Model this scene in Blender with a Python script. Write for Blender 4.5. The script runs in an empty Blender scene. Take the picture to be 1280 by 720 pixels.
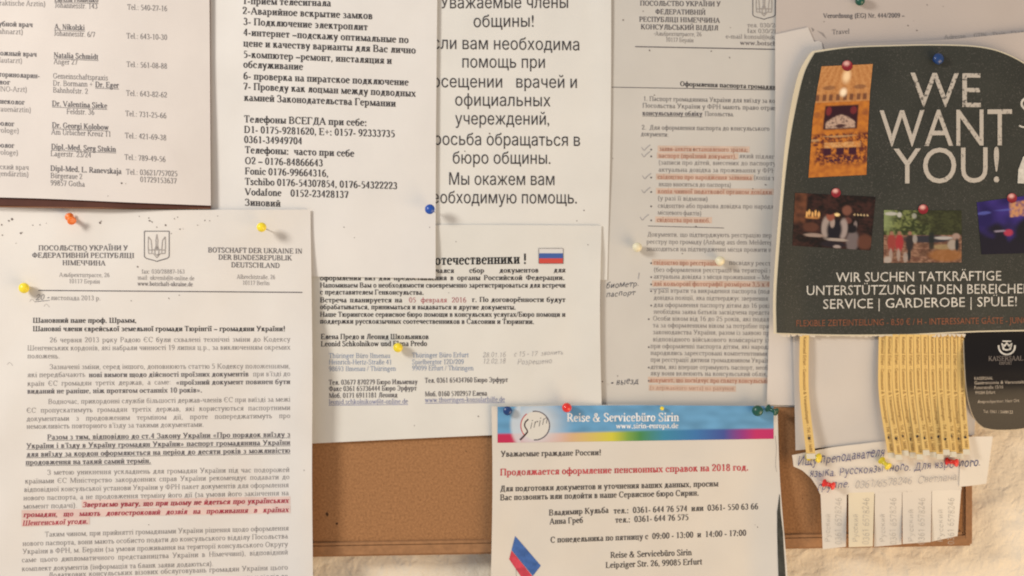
import bpy, bmesh, math, random, mathutils, mathutils.geometry
from mathutils import Vector, Matrix, noise
random.seed(7)
S = 0.00057          # metres per photograph pixel on the board plane (an A4 sheet is 210 mm wide)
D = 0.80             # camera distance from the board
scene = bpy.context.scene
COL = scene.collection

# ------------------------------------------------------------------ camera, world, lamps, exposure
cam_d = bpy.data.cameras.new('camera'); cam = bpy.data.objects.new('camera', cam_d); COL.objects.link(cam)
cam.location = (0, -D, 0); cam.rotation_euler = (math.radians(90), 0, 0)
cam_d.sensor_width = 36; cam_d.lens = 36 * D / (1280 * S); cam_d.clip_start = 0.01; cam_d.clip_end = 50
scene.camera = cam
cam_d.dof.use_dof = True; cam_d.dof.focus_distance = 0.767; cam_d.dof.aperture_fstop = 4.5
world = bpy.data.worlds.new('World'); scene.world = world; world.use_nodes = True
bg = world.node_tree.nodes['Background']; bg.inputs[0].default_value = (0.90, 0.88, 0.92, 1); bg.inputs[1].default_value = 0.42

def area(name, loc, target, size, power, color):
    l = bpy.data.lights.new(name, 'AREA'); l.shape = 'DISK'; l.size = size; l.energy = power; l.color = color
    o = bpy.data.objects.new(name, l); COL.objects.link(o); o.location = loc
    o.rotation_euler = (Vector(target) - Vector(loc)).to_track_quat('-Z', 'Y').to_euler()
    return o
area('ceiling_lamp', (-1.05, -0.85, 0.48), (-0.08, 0, -0.02), 0.34, 13.8, (1.0, 0.945, 0.87))
area('warm_lamp', (0.98, -0.62, -0.72), (0.25, 0, -0.18), 1.2, 14.5, (1.0, 0.71, 0.40))
scene.view_settings.view_transform = 'Standard'; scene.view_settings.look = 'None'
scene.view_settings.exposure = 0.02; scene.view_settings.gamma = 1.0; scene.view_settings.use_curve_mapping = False
scene.cycles.filter_width = 2.0
scene.cycles.max_bounces = 6

# ------------------------------------------------------------------ materials
def s2l(c):
    return tuple(((v / 255) / 12.92 if v / 255 <= 0.04045 else ((v / 255 + 0.055) / 1.055) ** 2.4) for v in c)
MATS = {}
def mat(name, col, rough=0.6, spec=0.3, noise_scale=0, noise_amt=0.0, bump=0.0, bump_scale=400, speck=None, coat=0.0, wrinkle=0.0, lumps=None):
    if name in MATS: return MATS[name]
    m = bpy.data.materials.new(name); m.use_nodes = True
    nt = m.node_tree; N = nt.nodes; L = nt.links
    p = N['Principled BSDF']; p.inputs['Roughness'].default_value = rough
    p.inputs['Specular IOR Level'].default_value = spec; p.inputs['Coat Weight'].default_value = coat
    col = tuple(col[:3]) + (1,)
    p.inputs['Base Color'].default_value = col
    tc = N.new('ShaderNodeNewGeometry')
    last = None
    if noise_amt:
        n = N.new('ShaderNodeTexNoise'); n.inputs['Scale'].default_value = noise_scale; n.inputs['Detail'].default_value = 5
        L.new(tc.outputs['Position'], n.inputs['Vector'])
        r = N.new('ShaderNodeMapRange'); r.inputs[1].default_value = 0.3; r.inputs[2].default_value = 0.7
        r.inputs[3].default_value = 1 - noise_amt; r.inputs[4].default_value = 1 + noise_amt
        L.new(n.outputs['Fac'], r.inputs[0])
        v = N.new('ShaderNodeVectorMath'); v.operation = 'SCALE'; v.inputs[0].default_value = col[:3]
        L.new(r.outputs[0], v.inputs['Scale']); last = v.outputs[0]
    if speck:
        n2 = N.new('ShaderNodeTexNoise'); n2.inputs['Scale'].default_value = speck[0]; n2.inputs['Detail'].default_value = 3
        L.new(tc.outputs['Position'], n2.inputs['Vector'])
        r2 = N.new('ShaderNodeMapRange'); r2.inputs[1].default_value = speck[1]; r2.inputs[2].default_value = speck[1] + speck[2]
        L.new(n2.outputs['Fac'], r2.inputs[0])
        mx = N.new('ShaderNodeMix'); mx.data_type = 'RGBA'; mx.inputs[7].default_value = tuple(speck[3]) + (1,)
        if last: L.new(last, mx.inputs[6])
        else: mx.inputs[6].default_value = col
        L.new(r2.outputs[0], mx.inputs[0]); last = mx.outputs[2]
    if last: L.new(last, p.inputs['Base Color'])
    nrm = None
    if bump:
        n = N.new('ShaderNodeTexNoise'); n.inputs['Scale'].default_value = bump_scale; n.inputs['Detail'].default_value = 4
        L.new(tc.outputs['Position'], n.inputs['Vector'])
        b = N.new('ShaderNodeBump'); b.inputs['Strength'].default_value = 1; b.inputs['Distance'].default_value = bump
        L.new(n.outputs['Fac'], b.inputs['Height']); nrm = b.outputs[0]
    if wrinkle:
        n = N.new('ShaderNodeTexNoise'); n.inputs['Scale'].default_value = 14; n.inputs['Detail'].default_value = 3; n.inputs['Distortion'].default_value = 0.6
        L.new(tc.outputs['Position'], n.inputs['Vector'])
        b = N.new('ShaderNodeBump'); b.inputs['Strength'].default_value = 1; b.inputs['Distance'].default_value = wrinkle
        L.new(n.outputs['Fac'], b.inputs['Height'])
        if nrm: L.new(nrm, b.inputs['Normal'])
        nrm = b.outputs[0]
    if lumps:
        n = N.new('ShaderNodeTexNoise'); n.inputs['Scale'].default_value = lumps[0]; n.inputs['Detail'].default_value = 4; n.inputs['Distortion'].default_value = 0.4
        L.new(tc.outputs['Position'], n.inputs['Vector'])
        b = N.new('ShaderNodeBump'); b.inputs['Strength'].default_value = 1; b.inputs['Distance'].default_value = lumps[1]
        L.new(n.outputs['Fac'], b.inputs['Height']); L.new(nrm, b.inputs['Normal']); nrm = b.outputs[0]
    if nrm: L.new(nrm, p.inputs['Normal'])
    MATS[name] = m
    return m
def vmat(name, rough=0.5, grain=0.0):
    m = bpy.data.materials.new(name); m.use_nodes = True; N = m.node_tree.nodes; L = m.node_tree.links
    p = N['Principled BSDF']; p.inputs['Roughness'].default_value = rough; p.inputs['Specular IOR Level'].default_value = 0.25
    a = N.new('ShaderNodeVertexColor'); a.layer_name = 'print'
    L.new(a.outputs[0], p.inputs['Base Color'])
    return m
def paper(name, col, w=0.0011):
    return mat(name, col, rough=0.62, spec=0.22, noise_scale=22, noise_amt=0.035, bump=0.00007, bump_scale=900, wrinkle=w)
def ink(name, col, wear=None):
    if wear: return mat(name, col, rough=0.6, spec=0.2, speck=wear)
    return mat(name, col, rough=0.6, spec=0.2, noise_scale=260, noise_amt=0.22)

# ------------------------------------------------------------------ geometry helpers
def W(px, py, h):
    f = (D - h) / D
    return (( px - 640) * S * f, -h, (360 - py) * S * f)
def link(name, me, m, parent=None, kind=None):
    o = bpy.data.objects.new(name, me); COL.objects.link(o)
    if m: me.materials.append(m)
    if parent:
        o.parent = parent; o.matrix_parent_inverse = Matrix.Translation(-parent.location)
    if kind: o['kind'] = kind
    return o
def mesh(name, v, f, m, parent=None, kind=None, smooth=False):
    me = bpy.data.meshes.new(name); me.from_pydata(v, [], f); me.update()
    if smooth: me.polygons.foreach_set('use_smooth', [True] * len(me.polygons))
    return link(name, me, m, parent, kind)
def thing(name, label, cat, loc, group=None):
    o = bpy.data.objects.new(name, None); COL.objects.link(o); o.location = loc
    o['label'] = label; o['category'] = cat; o.empty_display_size = 0.02
    if group: o['group'] = group
    return o
def along(pl, t):
    if callable(pl): return pl(t)
    d = [0]
    for a, b in zip(pl, pl[1:]): d.append(d[-1] + math.hypot(b[0] - a[0], b[1] - a[1]))
    s = t * d[-1]
    for i in range(len(pl) - 1):
        if s <= d[i + 1] + 1e-9:
            k = (s - d[i]) / max(d[i + 1] - d[i], 1e-9)
            return (pl[i][0] + (pl[i + 1][0] - pl[i][0]) * k, pl[i][1] + (pl[i + 1][1] - pl[i][1]) * k)
    return pl[-1]
def smooth_pl(pl, n=6):
    if len(pl) < 3: return pl
    out = []
    P = [pl[0]] + list(pl) + [pl[-1]]
    for i in range(1, len(P) - 2):
        for k in range(n):
            t = k / n; a, b, c, d = P[i - 1], P[i], P[i + 1], P[i + 2]
            out.append(tuple(0.5 * ((2 * b[j]) + (-a[j] + c[j]) * t + (2 * a[j] - 5 * b[j] + 4 * c[j] - d[j]) * t * t + (-a[j] + 3 * b[j] - 3 * c[j] + d[j]) * t ** 3) for j in (0, 1)))
    out.append(pl[-1]); return out
def coons(top, bot, left, right, u, v):
    T = along(top, u); B = along(bot, u); Lf = along(left, v); R = along(right, v)
    c00 = along(top, 0); c10 = along(top, 1); c01 = along(bot, 0); c11 = along(bot, 1)
    return tuple((1 - v) * T[j] + v * B[j] + (1 - u) * Lf[j] + u * R[j]
                 - ((1 - u) * (1 - v) * c00[j] + u * (1 - v) * c10[j] + (1 - u) * v * c01[j] + u * v * c11[j]) for j in (0, 1))
def sheet(name, top, bot, left, right, h, m, parent=None, nx=40, ny=40, thick=0.00013, curve=True):
    """a sheet with real thickness, its outline given by four boundary curves, h = height above the board"""
    if curve: top, bot, left, right = map(smooth_pl, (top, bot, left, right))
    pts = [[coons(top, bot, left, right, i / nx, j / ny) for i in range(nx + 1)] for j in range(ny + 1)]
    v = [W(p[0], p[1], h(*p)) for r in pts for p in r]; n = len(v); q = nx + 1; f = []
    v += [(a, b + thick, c) for a, b, c in v]
    for j in range(ny):
        for i in range(nx):
            a = j * q + i; f.append((a, a + q, a + q + 1, a + 1)); f.append((n + a, n + a + 1, n + a + q + 1, n + a + q))
    rim = list(range(nx)) + [j * q + nx for j in range(ny)] + [ny * q + i for i in range(nx, 0, -1)] + [j * q for j in range(ny, 0, -1)]
    k = len(v); m_ = len(rim); v += [v[r] for r in rim] + [v[r + n] for r in rim]; nf = len(f)
    for i in range(m_): i2 = (i + 1) % m_; f.append((k + i, k + i2, k + m_ + i2, k + m_ + i))
    o = mesh(name, v, f, m, parent)
    o.data.polygons.foreach_set('use_smooth', [i < nf for i in range(len(f))])
    return o
def quadpl(a, b, c, d):      # TL TR BR BL -> boundary curves
    return [a, b], [d, c], [a, d], [b, c]
def painted(name, quad, h, fn, m, parent, nx, ny, dz=0.0002):
    """flat print: a fine grid lying on the sheet whose points carry the printed colour"""
    t, b, l, r = quad if len(quad[0]) != 2 or not isinstance(quad[0][0], (int, float)) else quadpl(*quad)
    v = []; cols = []
    for j in range(ny + 1):
        for i in range(nx + 1):
            p = coons(t, b, l, r, i / nx, j / ny); v.append(W(p[0], p[1], h(*p) + dz)); cols.append(fn(i / nx, j / ny))
    q = nx + 1
    f = [(j * q + i, (j + 1) * q + i, (j + 1) * q + i + 1, j * q + i + 1) for j in range(ny) for i in range(nx)]
    o = mesh(name, v, f, m, parent, smooth=True)
    ca = o.data.color_attributes.new('print', 'FLOAT_COLOR', 'POINT')
    buf = []
    for c in cols: buf += list(c[:3]) + [1.0]
    ca.data.foreach_set('color', buf)
    return o
def flat(name, polys, h, m, parent, dz=0.00012, kind=None):
    v = []; f = []
    for k, pl in enumerate(polys):
        b = len(v); v += [W(x, y, h(x, y) + dz + k * 1e-6) for x, y in pl]; f.append(tuple(range(b, b + len(pl)))[::-1])
    return mesh(name, v, f, m, parent, kind)
def line_poly(x0, y0, x1, y1, w, n=12):
    out = []
    dx, dy = x1 - x0, y1 - y0; L = math.hypot(dx, dy) or 1; ox, oy = -dy / L * w / 2, dx / L * w / 2
    for i in range(n):
        a, b = i / n, (i + 1) / n
        out.append([(x0 + dx * a + ox, y0 + dy * a + oy), (x0 + dx * b + ox, y0 + dy * b + oy), (x0 + dx * b - ox, y0 + dy * b - oy), (x0 + dx * a - ox, y0 + dy * a - oy)])
    return out
def path_poly(pts, w, smooth=True):
    if smooth: pts = smooth_pl(pts, 4)
    out = []
    for a, b in zip(pts, pts[1:]): out += line_poly(*a, *b, w, 1)
    return out

def each(name, groups, h, m, parent, dz=0.00012):
    for g_ in groups: flat(name, g_, h, m, parent, dz)
# ------------------------------------------------------------------ a stroke-built roman typeface (Latin and Cyrillic)
X = .46; C = .665
GL = {}
def g(chars, adv, spec):
    for c in chars: GL[c] = (adv, spec)
# V x y0 y1 flags (b bottom serif, t top serif, l left flag) | v same but thin | H x0 x1 y | D thick diagonal | d thin diagonal | A cx cy rx ry a0 a1 | P points (thin/thick by direction) | O dot
g('пn', .54, 'V .13 0 .46 tb|V .41 0 .46 tb|H .13 .41 .445')
GL['n'] = (.52, 'V .12 0 .46 lb|V .40 0 .3 b|A .27 .30 .13 .15 0 150')
g('и', .54, 'V .13 0 .46 tb|V .41 0 .46 tb|d .15 .04 .39 .42')
g('й', .54, 'V .13 0 .46 tb|V .41 0 .46 tb|d .15 .04 .39 .42|A .27 .62 .08 .07 180 360')
g('н', .54, 'V .13 0 .46 tb|V .41 0 .46 tb|H .13 .41 .235')
g('ш', .78, 'V .13 0 .46 tb|V .39 0 .46 tb|V .65 0 .46 tb|H .13 .65 .015')
g('щ', .80, 'V .13 0 .46 tb|V .39 0 .46 tb|V .65 0 .46 tb|H .13 .75 .015|v .75 -.13 .02')
g('ц', .56, 'V .13 0 .46 tb|V .41 0 .46 tb|H .13 .50 .015|v .50 -.13 .02')
g('м', .66, 'v .10 0 .46 tb|V .56 0 .46 tb|D .12 .46 .33 .02|d .33 .02 .55 .46')
g('т', .46, 'V .23 0 .46 b|H .05 .41 .445|v .05 .32 .45|v .41 .32 .45')
g('г', .40, 'V .13 0 .46 tb|H .13 .36 .445|v .36 .31 .45')
g('ґ', .40, 'V .13 0 .46 tb|H .13 .36 .445|v .36 .42 .56')
g('л', .52, 'V .40 0 .46 tb|P .22 .45 .20 .20 .14 .03 .05 .03|H .2 .40 .445')
g('д', .54, 'V .38 0 .46 t|P .22 .45 .20 .20 .12 .03|H .2 .38 .445|H .04 .50 .015|v .05 -.12 .02|v .49 -.12 .02')
g('в', .47, 'V .13 0 .46 tb|A .24 .345 .11 .1 -90 90|A .24 .125 .14 .11 -90 90|H .13 .25 .445|H .13 .25 .015|H .13 .25 .24')
g('ь', .45, 'V .13 0 .46 tb|A .24 .13 .13 .115 -90 90|H .13 .24 .015|H .13 .24 .245')
g('ъ', .50, 'V .19 0 .46 tb|H .04 .19 .445|A .30 .13 .13 .115 -90 90|H .19 .30 .015|H .19 .30 .245')
g('ы', .64, 'V .13 0 .46 tb|A .22 .13 .12 .115 -90 90|H .13 .22 .015|H .13 .22 .245|V .52 0 .46 tb')
g('б', .50, 'A .25 .2 .16 .2 0 360|P .10 .25 .10 .45 .2 .56 .38 .62 .40 .68')
g('к', .52, 'V .13 0 .46 tb|P .15 .23 .25 .26 .34 .44 .42 .42|D .24 .27 .43 .02|H .38 .49 .015')
g('ж', .74, 'V .37 0 .46 tb|P .35 .23 .24 .26 .16 .44 .08 .42|D .25 .27 .08 .02|P .39 .23 .5 .26 .58 .44 .66 .42|D .49 .27 .66 .02|H .02 .14 .015|H .60 .72 .015')
g('я', .50, 'V .37 0 .46 tb|A .26 .335 .13 .11 90 270|H .25 .37 .445|H .25 .37 .225|D .24 .22 .09 .02|H .03 .14 .015')
g('ю', .72, 'V .13 0 .46 tb|H .13 .28 .235|A .46 .23 .17 .215 0 360')
g('ээ', .45, 'A .19 .23 .17 .215 -130 130|H .14 .34 .235')
g('є', .45, 'A .25 .23 .17 .215 50 310|H .1 .30 .235')
g('з', .42, 'A .18 .345 .12 .1 -90 150|A .18 .12 .15 .11 -150 90')
g('сc', .45, 'A .25 .23 .17 .215 45 318|O .37 .36')
g('еeё', .45, 'A .24 .23 .165 .215 10 318|H .08 .40 .265')
g('оo', .50, 'A .25 .23 .17 .215 0 360')
g('рp', .53, 'V .13 -.2 .46 lb|A .28 .23 .16 .2 -120 120')
g('уy', .50, 'D .08 .44 .26 .04|P .42 .44 .26 .0 .18 -.18 .07 -.17|H .02 .17 .445|H .34 .48 .445')
g('хx', .50, 'D .10 .44 .40 .02|d .08 .02 .40 .44|H .02 .17 .445|H .32 .47 .445|H .02 .16 .015|H .32 .48 .015')
g('аa', .46, 'V .33 .03 .32|A .22 .32 .11 .125 0 150|P .33 .27 .12 .22 .08 .12 .12 .03 .20 .02 .33 .1|P .33 .05 .38 .02 .44 .06')
g('ф', .66, 'V .33 -.2 .68 b|A .19 .23 .12 .2 30 330|A .47 .23 .12 .2 -150 150')
g('ч', .52, 'V .39 0 .46 tb|V .13 .28 .46 t|P .13 .3 .15 .2 .25 .18 .39 .22')
g('іi', .27, 'V .135 0 .46 lb|O .13 .62')
g('їï', .29, 'V .145 0 .46 lb|O .06 .6|O .22 .6')
g('jј', .27, 'V .14 -.1 .46 l|P .14 -.08 .10 -.19 .02 -.19|O .13 .62')
g('b', .52, 'V .12 0 .68 l|A .28 .23 .16 .2 -130 120')
g('d', .52, 'V .40 0 .68 lb|A .24 .23 .16 .2 50 310')
g('f', .34, 'V .14 0 .55 b|P .14 .5 .17 .66 .30 .66|H .03 .28 .445')
g('g', .50, 'A .23 .3 .12 .14 0 360|P .14 .18 .10 .08 .35 .05 .38 -.05 .3 -.18 .12 -.18 .07 -.08 .15 .0|H .33 .46 .42')
g('h', .53, 'V .12 0 .68 lb|V .40 0 .3 b|A .27 .30 .13 .15 0 150')
g('k', .52, 'V .12 0 .68 lb|d .14 .22 .38 .44|D .24 .27 .42 .02|H .30 .46 .445|H .36 .5 .015')
g('l', .27, 'V .135 0 .68 lb')
g('m', .80, 'V .12 0 .46 lb|V .39 0 .3 b|A .26 .30 .13 .15 0 150|V .66 0 .3 b|A .53 .30 .13 .15 0 150')
g('q', .52, 'V .40 -.2 .46 b|A .24 .23 .16 .2 50 310')
g('r', .37, 'V .12 0 .46 lb|P .12 .3 .2 .44 .3 .44|O .31 .40')
g('sѕ', .39, 'P .31 .36 .26 .44 .14 .44 .09 .35 .16 .26 .27 .2 .31 .11 .25 .02 .12 .01 .07 .11')
g('t', .32, 'V .14 .05 .56|P .14 .08 .18 .01 .28 .04|H .03 .28 .445')
g('u', .52, 'V .12 .14 .46 l|V .39 0 .46 lb|A .255 .15 .135 .14 180 330')
g('v', .50, 'D .09 .44 .26 .02|d .26 .02 .42 .44|H .02 .17 .445|H .34 .48 .445')
g('w', .72, 'D .09 .44 .23 .02|d .23 .02 .36 .44|D .36 .44 .5 .02|d .5 .02 .64 .44|H .02 .17 .445|H .57 .7 .445')
g('z', .44, 'H .06 .38 .445|D .36 .44 .08 .02|H .06 .4 .015')
g('ß', .50, 'V .13 0 .5 b|A .25 .52 .12 .14 -60 180|P .27 .42 .22 .36 .30 .28 .40 .2 .38 .05 .25 .01 .2 .06')
g('ТT', .60, 'V .30 0 .665 b|H .04 .56 .65|v .04 .5 .66|v .56 .5 .66')
g('П', .72, 'V .14 0 .665 tb|V .58 0 .665 tb|H .14 .58 .65')
g('НH', .72, 'V .14 0 .665 tb|V .58 0 .665 tb|H .14 .58 .34')
g('И', .72, 'V .14 0 .665 tb|V .58 0 .665 tb|d .16 .06 .56 .6')
g('Й', .72, 'V .14 0 .665 tb|V .58 0 .665 tb|d .16 .06 .56 .6|A .36 .84 .09 .07 180 360')
g('N', .72, 'v .13 0 .665 tb|v .59 0 .665 t|D .14 .64 .58 .02')
g('ОO', .72, 'A .36 .333 .27 .325 0 360')
g('СC', .66, 'A .36 .333 .27 .325 40 320|v .58 .45 .66')
g('G', .72, 'A .36 .333 .27 .325 40 320|V .57 .05 .3 t|v .57 .46 .66')
g('Є', .66, 'A .36 .333 .27 .325 40 320|H .12 .44 .34')
g('Э', .66, 'A .28 .333 .27 .325 -140 140|H .22 .52 .34')
g('ЕE', .61, 'V .14 0 .665 tb|H .14 .54 .65|H .14 .42 .34|H .14 .56 .015|v .54 .52 .66|v .56 0 .15|v .42 .26 .42')
g('F', .57, 'V .14 0 .665 tb|H .14 .52 .65|H .14 .42 .34|v .52 .5 .66|v .42 .26 .42')
g('РP', .58, 'V .14 0 .665 tb|A .30 .48 .20 .17 -90 90|H .14 .30 .65|H .14 .30 .31')
g('ВB', .64, 'V .14 0 .665 tb|A .32 .50 .17 .15 -90 90|A .34 .18 .21 .165 -90 90|H .14 .33 .65|H .14 .33 .35|H .14 .34 .015')
g('Б', .62, 'V .14 0 .665 tb|H .14 .52 .65|v .52 .5 .66|A .32 .19 .20 .175 -90 90|H .14 .33 .365|H .14 .34 .015')
g('Ь', .58, 'V .14 0 .665 tb|A .30 .19 .20 .175 -90 90|H .14 .31 .365|H .14 .31 .015')
g('Ы', .84, 'V .14 0 .665 tb|A .28 .19 .18 .175 -90 90|H .14 .29 .365|H .14 .29 .015|V .70 0 .665 tb')
g('ДD', .72, '')
GL['D'] = (.72, 'V .14 0 .665 tb|A .32 .333 .29 .32 -90 90|H .14 .32 .65|H .14 .32 .015')
GL['Д'] = (.70, 'V .54 0 .665 t|P .30 .64 .27 .3 .16 .03|H .28 .54 .65|H .06 .66 .015|v .07 -.14 .02|v .65 -.14 .02')
g('Л', .70, 'V .56 0 .665 tb|P .30 .64 .27 .3 .18 .03 .07 .03|H .28 .56 .65')
g('МM', .88, 'v .13 0 .665 tb|V .75 0 .665 tb|D .15 .65 .43 .02|d .43 .02 .73 .65')
g('АA', .70, 'd .07 .02 .33 .66|D .33 .66 .60 .02|H .18 .48 .22|H .01 .17 .015|H .48 .70 .015')
g('УY', .66, 'D .09 .65 .34 .22|P .56 .65 .34 .2 .24 .02 .12 .04|H .01 .20 .65|H .46 .64 .65')
GL['Y'] = (.68, 'V .34 0 .3 b|D .08 .65 .34 .3|d .34 .3 .6 .65|H .01 .2 .65|H .5 .68 .65')
g('ГГ', .56, 'V .14 0 .665 tb|H .14 .52 .65|v .52 .48 .66')
g('ЗЗ', .54, 'A .23 .49 .17 .16 -90 155|A .23 .18 .21 .17 -155 90|v .06 .48 .64')
g('ШШ', 1.0, 'V .14 0 .665 tb|V .50 0 .665 tb|V .86 0 .665 tb|H .14 .86 .015')
g('Щ', 1.02, 'V .14 0 .665 tb|V .50 0 .665 tb|V .86 0 .665 tb|H .14 .96 .015|v .96 -.14 .02')
g('Ц', .74, 'V .14 0 .665 tb|V .56 0 .665 tb|H .14 .68 .015|v .68 -.14 .02')
g('Ч', .68, 'V .54 0 .665 tb|V .14 .42 .665 t|P .14 .45 .17 .3 .32 .27 .54 .33')
g('Я', .66, 'V .52 0 .665 tb|A .36 .48 .20 .17 90 270|H .34 .52 .65|H .34 .52 .31|D .34 .3 .12 .02|H .03 .18 .015')
g('Ю', .98, 'V .14 0 .665 tb|H .14 .38 .34|A .62 .333 .25 .325 0 360')
g('Ф', .78, 'V .39 0 .665 tb|A .28 .333 .18 .2 40 320|A .50 .333 .18 .2 -140 140')
g('Ж', .94, 'V .47 0 .665 tb|D .10 .64 .40 .34|D .84 .64 .54 .34|D .40 .34 .08 .02|D .54 .34 .86 .02')
g('КK', .70, 'V .14 0 .665 tb|d .16 .28 .54 .64|D .28 .38 .60 .02|H .44 .64 .65|H .48 .70 .015')
g('ІI', .34, 'V .17 0 .665 tb')
g('Ї', .36, 'V .18 0 .665 tb|O .07 .8|O .29 .8')
g('J', .42, 'V .26 .12 .665 t|P .26 .15 .2 .0 .06 .02')
g('L', .60, 'V .14 0 .665 tb|H .14 .56 .015|v .56 0 .18')
g('R', .66, 'V .14 0 .665 tb|A .30 .49 .19 .16 -90 90|H .14 .30 .65|H .14 .30 .33|D .32 .33 .58 .02|H .50 .68 .015')
g('S', .54, 'P .43 .52 .38 .64 .18 .65 .10 .52 .18 .4 .38 .28 .45 .15 .36 .02 .15 .01 .08 .16')
g('U', .70, 'V .14 .2 .665 t|v .57 .2 .665 t|P .14 .22 .18 .04 .36 .0 .54 .06 .57 .22')
g('V', .70, 'D .08 .65 .36 .02|d .36 .02 .62 .65|H .01 .19 .65|H .53 .70 .65')
g('W', .94, 'D .08 .65 .29 .02|d .29 .02 .47 .65|D .47 .65 .68 .02|d .68 .02 .87 .65|H .01 .19 .65|H .78 .94 .65')
g('ХX', .70, 'D .12 .64 .58 .02|d .10 .02 .58 .64|H .02 .22 .65|H .48 .68 .65|H .02 .2 .015|H .48 .70 .015')
g('Z', .60, 'H .08 .54 .65|D .52 .64 .10 .02|H .06 .56 .015')
g('0', .50, 'A .25 .333 .17 .325 0 360')
g('1', .50, 'V .27 0 .665 b|d .13 .56 .27 .65')
g('2', .50, 'P .09 .48 .12 .62 .25 .66 .38 .58 .37 .42 .24 .24 .08 .04|H .07 .42 .03|v .42 .03 .13')
g('3', .50, 'A .23 .50 .13 .15 -80 160|A .22 .18 .17 .17 -160 90')
g('4', .50, 'V .33 0 .665|d .32 .65 .05 .2|H .05 .44 .2')
g('5', .50, 'H .15 .41 .63|d .15 .63 .11 .38|P .11 .38 .28 .4 .39 .28 .38 .12 .26 .02 .08 .02')
g('6', .50, 'A .26 .2 .16 .195 0 360|P .10 .2 .12 .45 .24 .6 .4 .66')
g('7', .50, 'H .07 .43 .63|D .42 .62 .20 .0|v .07 .5 .64')
g('8', .50, 'A .25 .5 .13 .15 0 360|A .25 .17 .16 .17 0 360')
g('9', .50, 'A .24 .46 .16 .19 0 360|P .40 .46 .38 .2 .26 .06 .1 .0')
g('.', .25, 'O .12 .04'); g(',', .25, 'O .12 .04|d .14 .03 .08 -.1'); g(':', .28, 'O .13 .04|O .13 .38'); g(';', .28, 'O .13 .38|O .13 .04|d .14 .03 .08 -.1')
g('-', .33, 'k .04 .28 .21'); g('–', .5, 'k .02 .48 .21'); g('+', .56, 'H .06 .5 .3|v .28 .08 .52')
g('!', .33, 'V .16 .2 .68|O .16 .04'); g('|', .2, 'v .1 -.1 .7'); g("'", .2, 'v .1 .48 .68'); g('/', .3, 'd .01 0 .27 .68')
g('(', .33, 'A .34 .25 .22 .44 115 245'); g(')', .33, 'A -.02 .25 .22 .44 -65 65'); g('•', .35, 'O .15 .22|O .19 .22|O .17 .26|O .17 .19')
g('«', .5, 'd .22 .4 .08 .22|d .08 .22 .22 .05|d .4 .4 .26 .22|d .26 .22 .4 .05'); g('»', .5, 'd .08 .4 .22 .22|d .22 .22 .08 .05|d .26 .4 .4 .22|d .4 .22 .26 .05')
g('@', .92, 'A .46 .25 .38 .4 -40 300|A .44 .25 .15 .17 0 360|v .6 .1 .42'); g('_', .5, 'H 0 .5 -.1')
g('&', .80, 'A .32 .53 .11 .12 0 360|P .25 .45 .55 .05 .72 .02|P .25 .38 .08 .2 .2 .01 .45 .03 .62 .35')
def comb(ch, base, extra): GL[ch] = (GL[base][0], GL[base][1] + extra)
comb('ä', 'a', '|O .13 .6|O .31 .6'); comb('ö', 'o', '|O .16 .6|O .34 .6'); comb('ü', 'u', '|O .16 .6|O .34 .6')
comb('Ä', 'A', '|O .24 .8|O .44 .8'); comb('Ü', 'U', '|O .26 .8|O .46 .8'); comb('ё', 'е', '|O .15 .6|O .33 .6')
CACHE = {}
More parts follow.
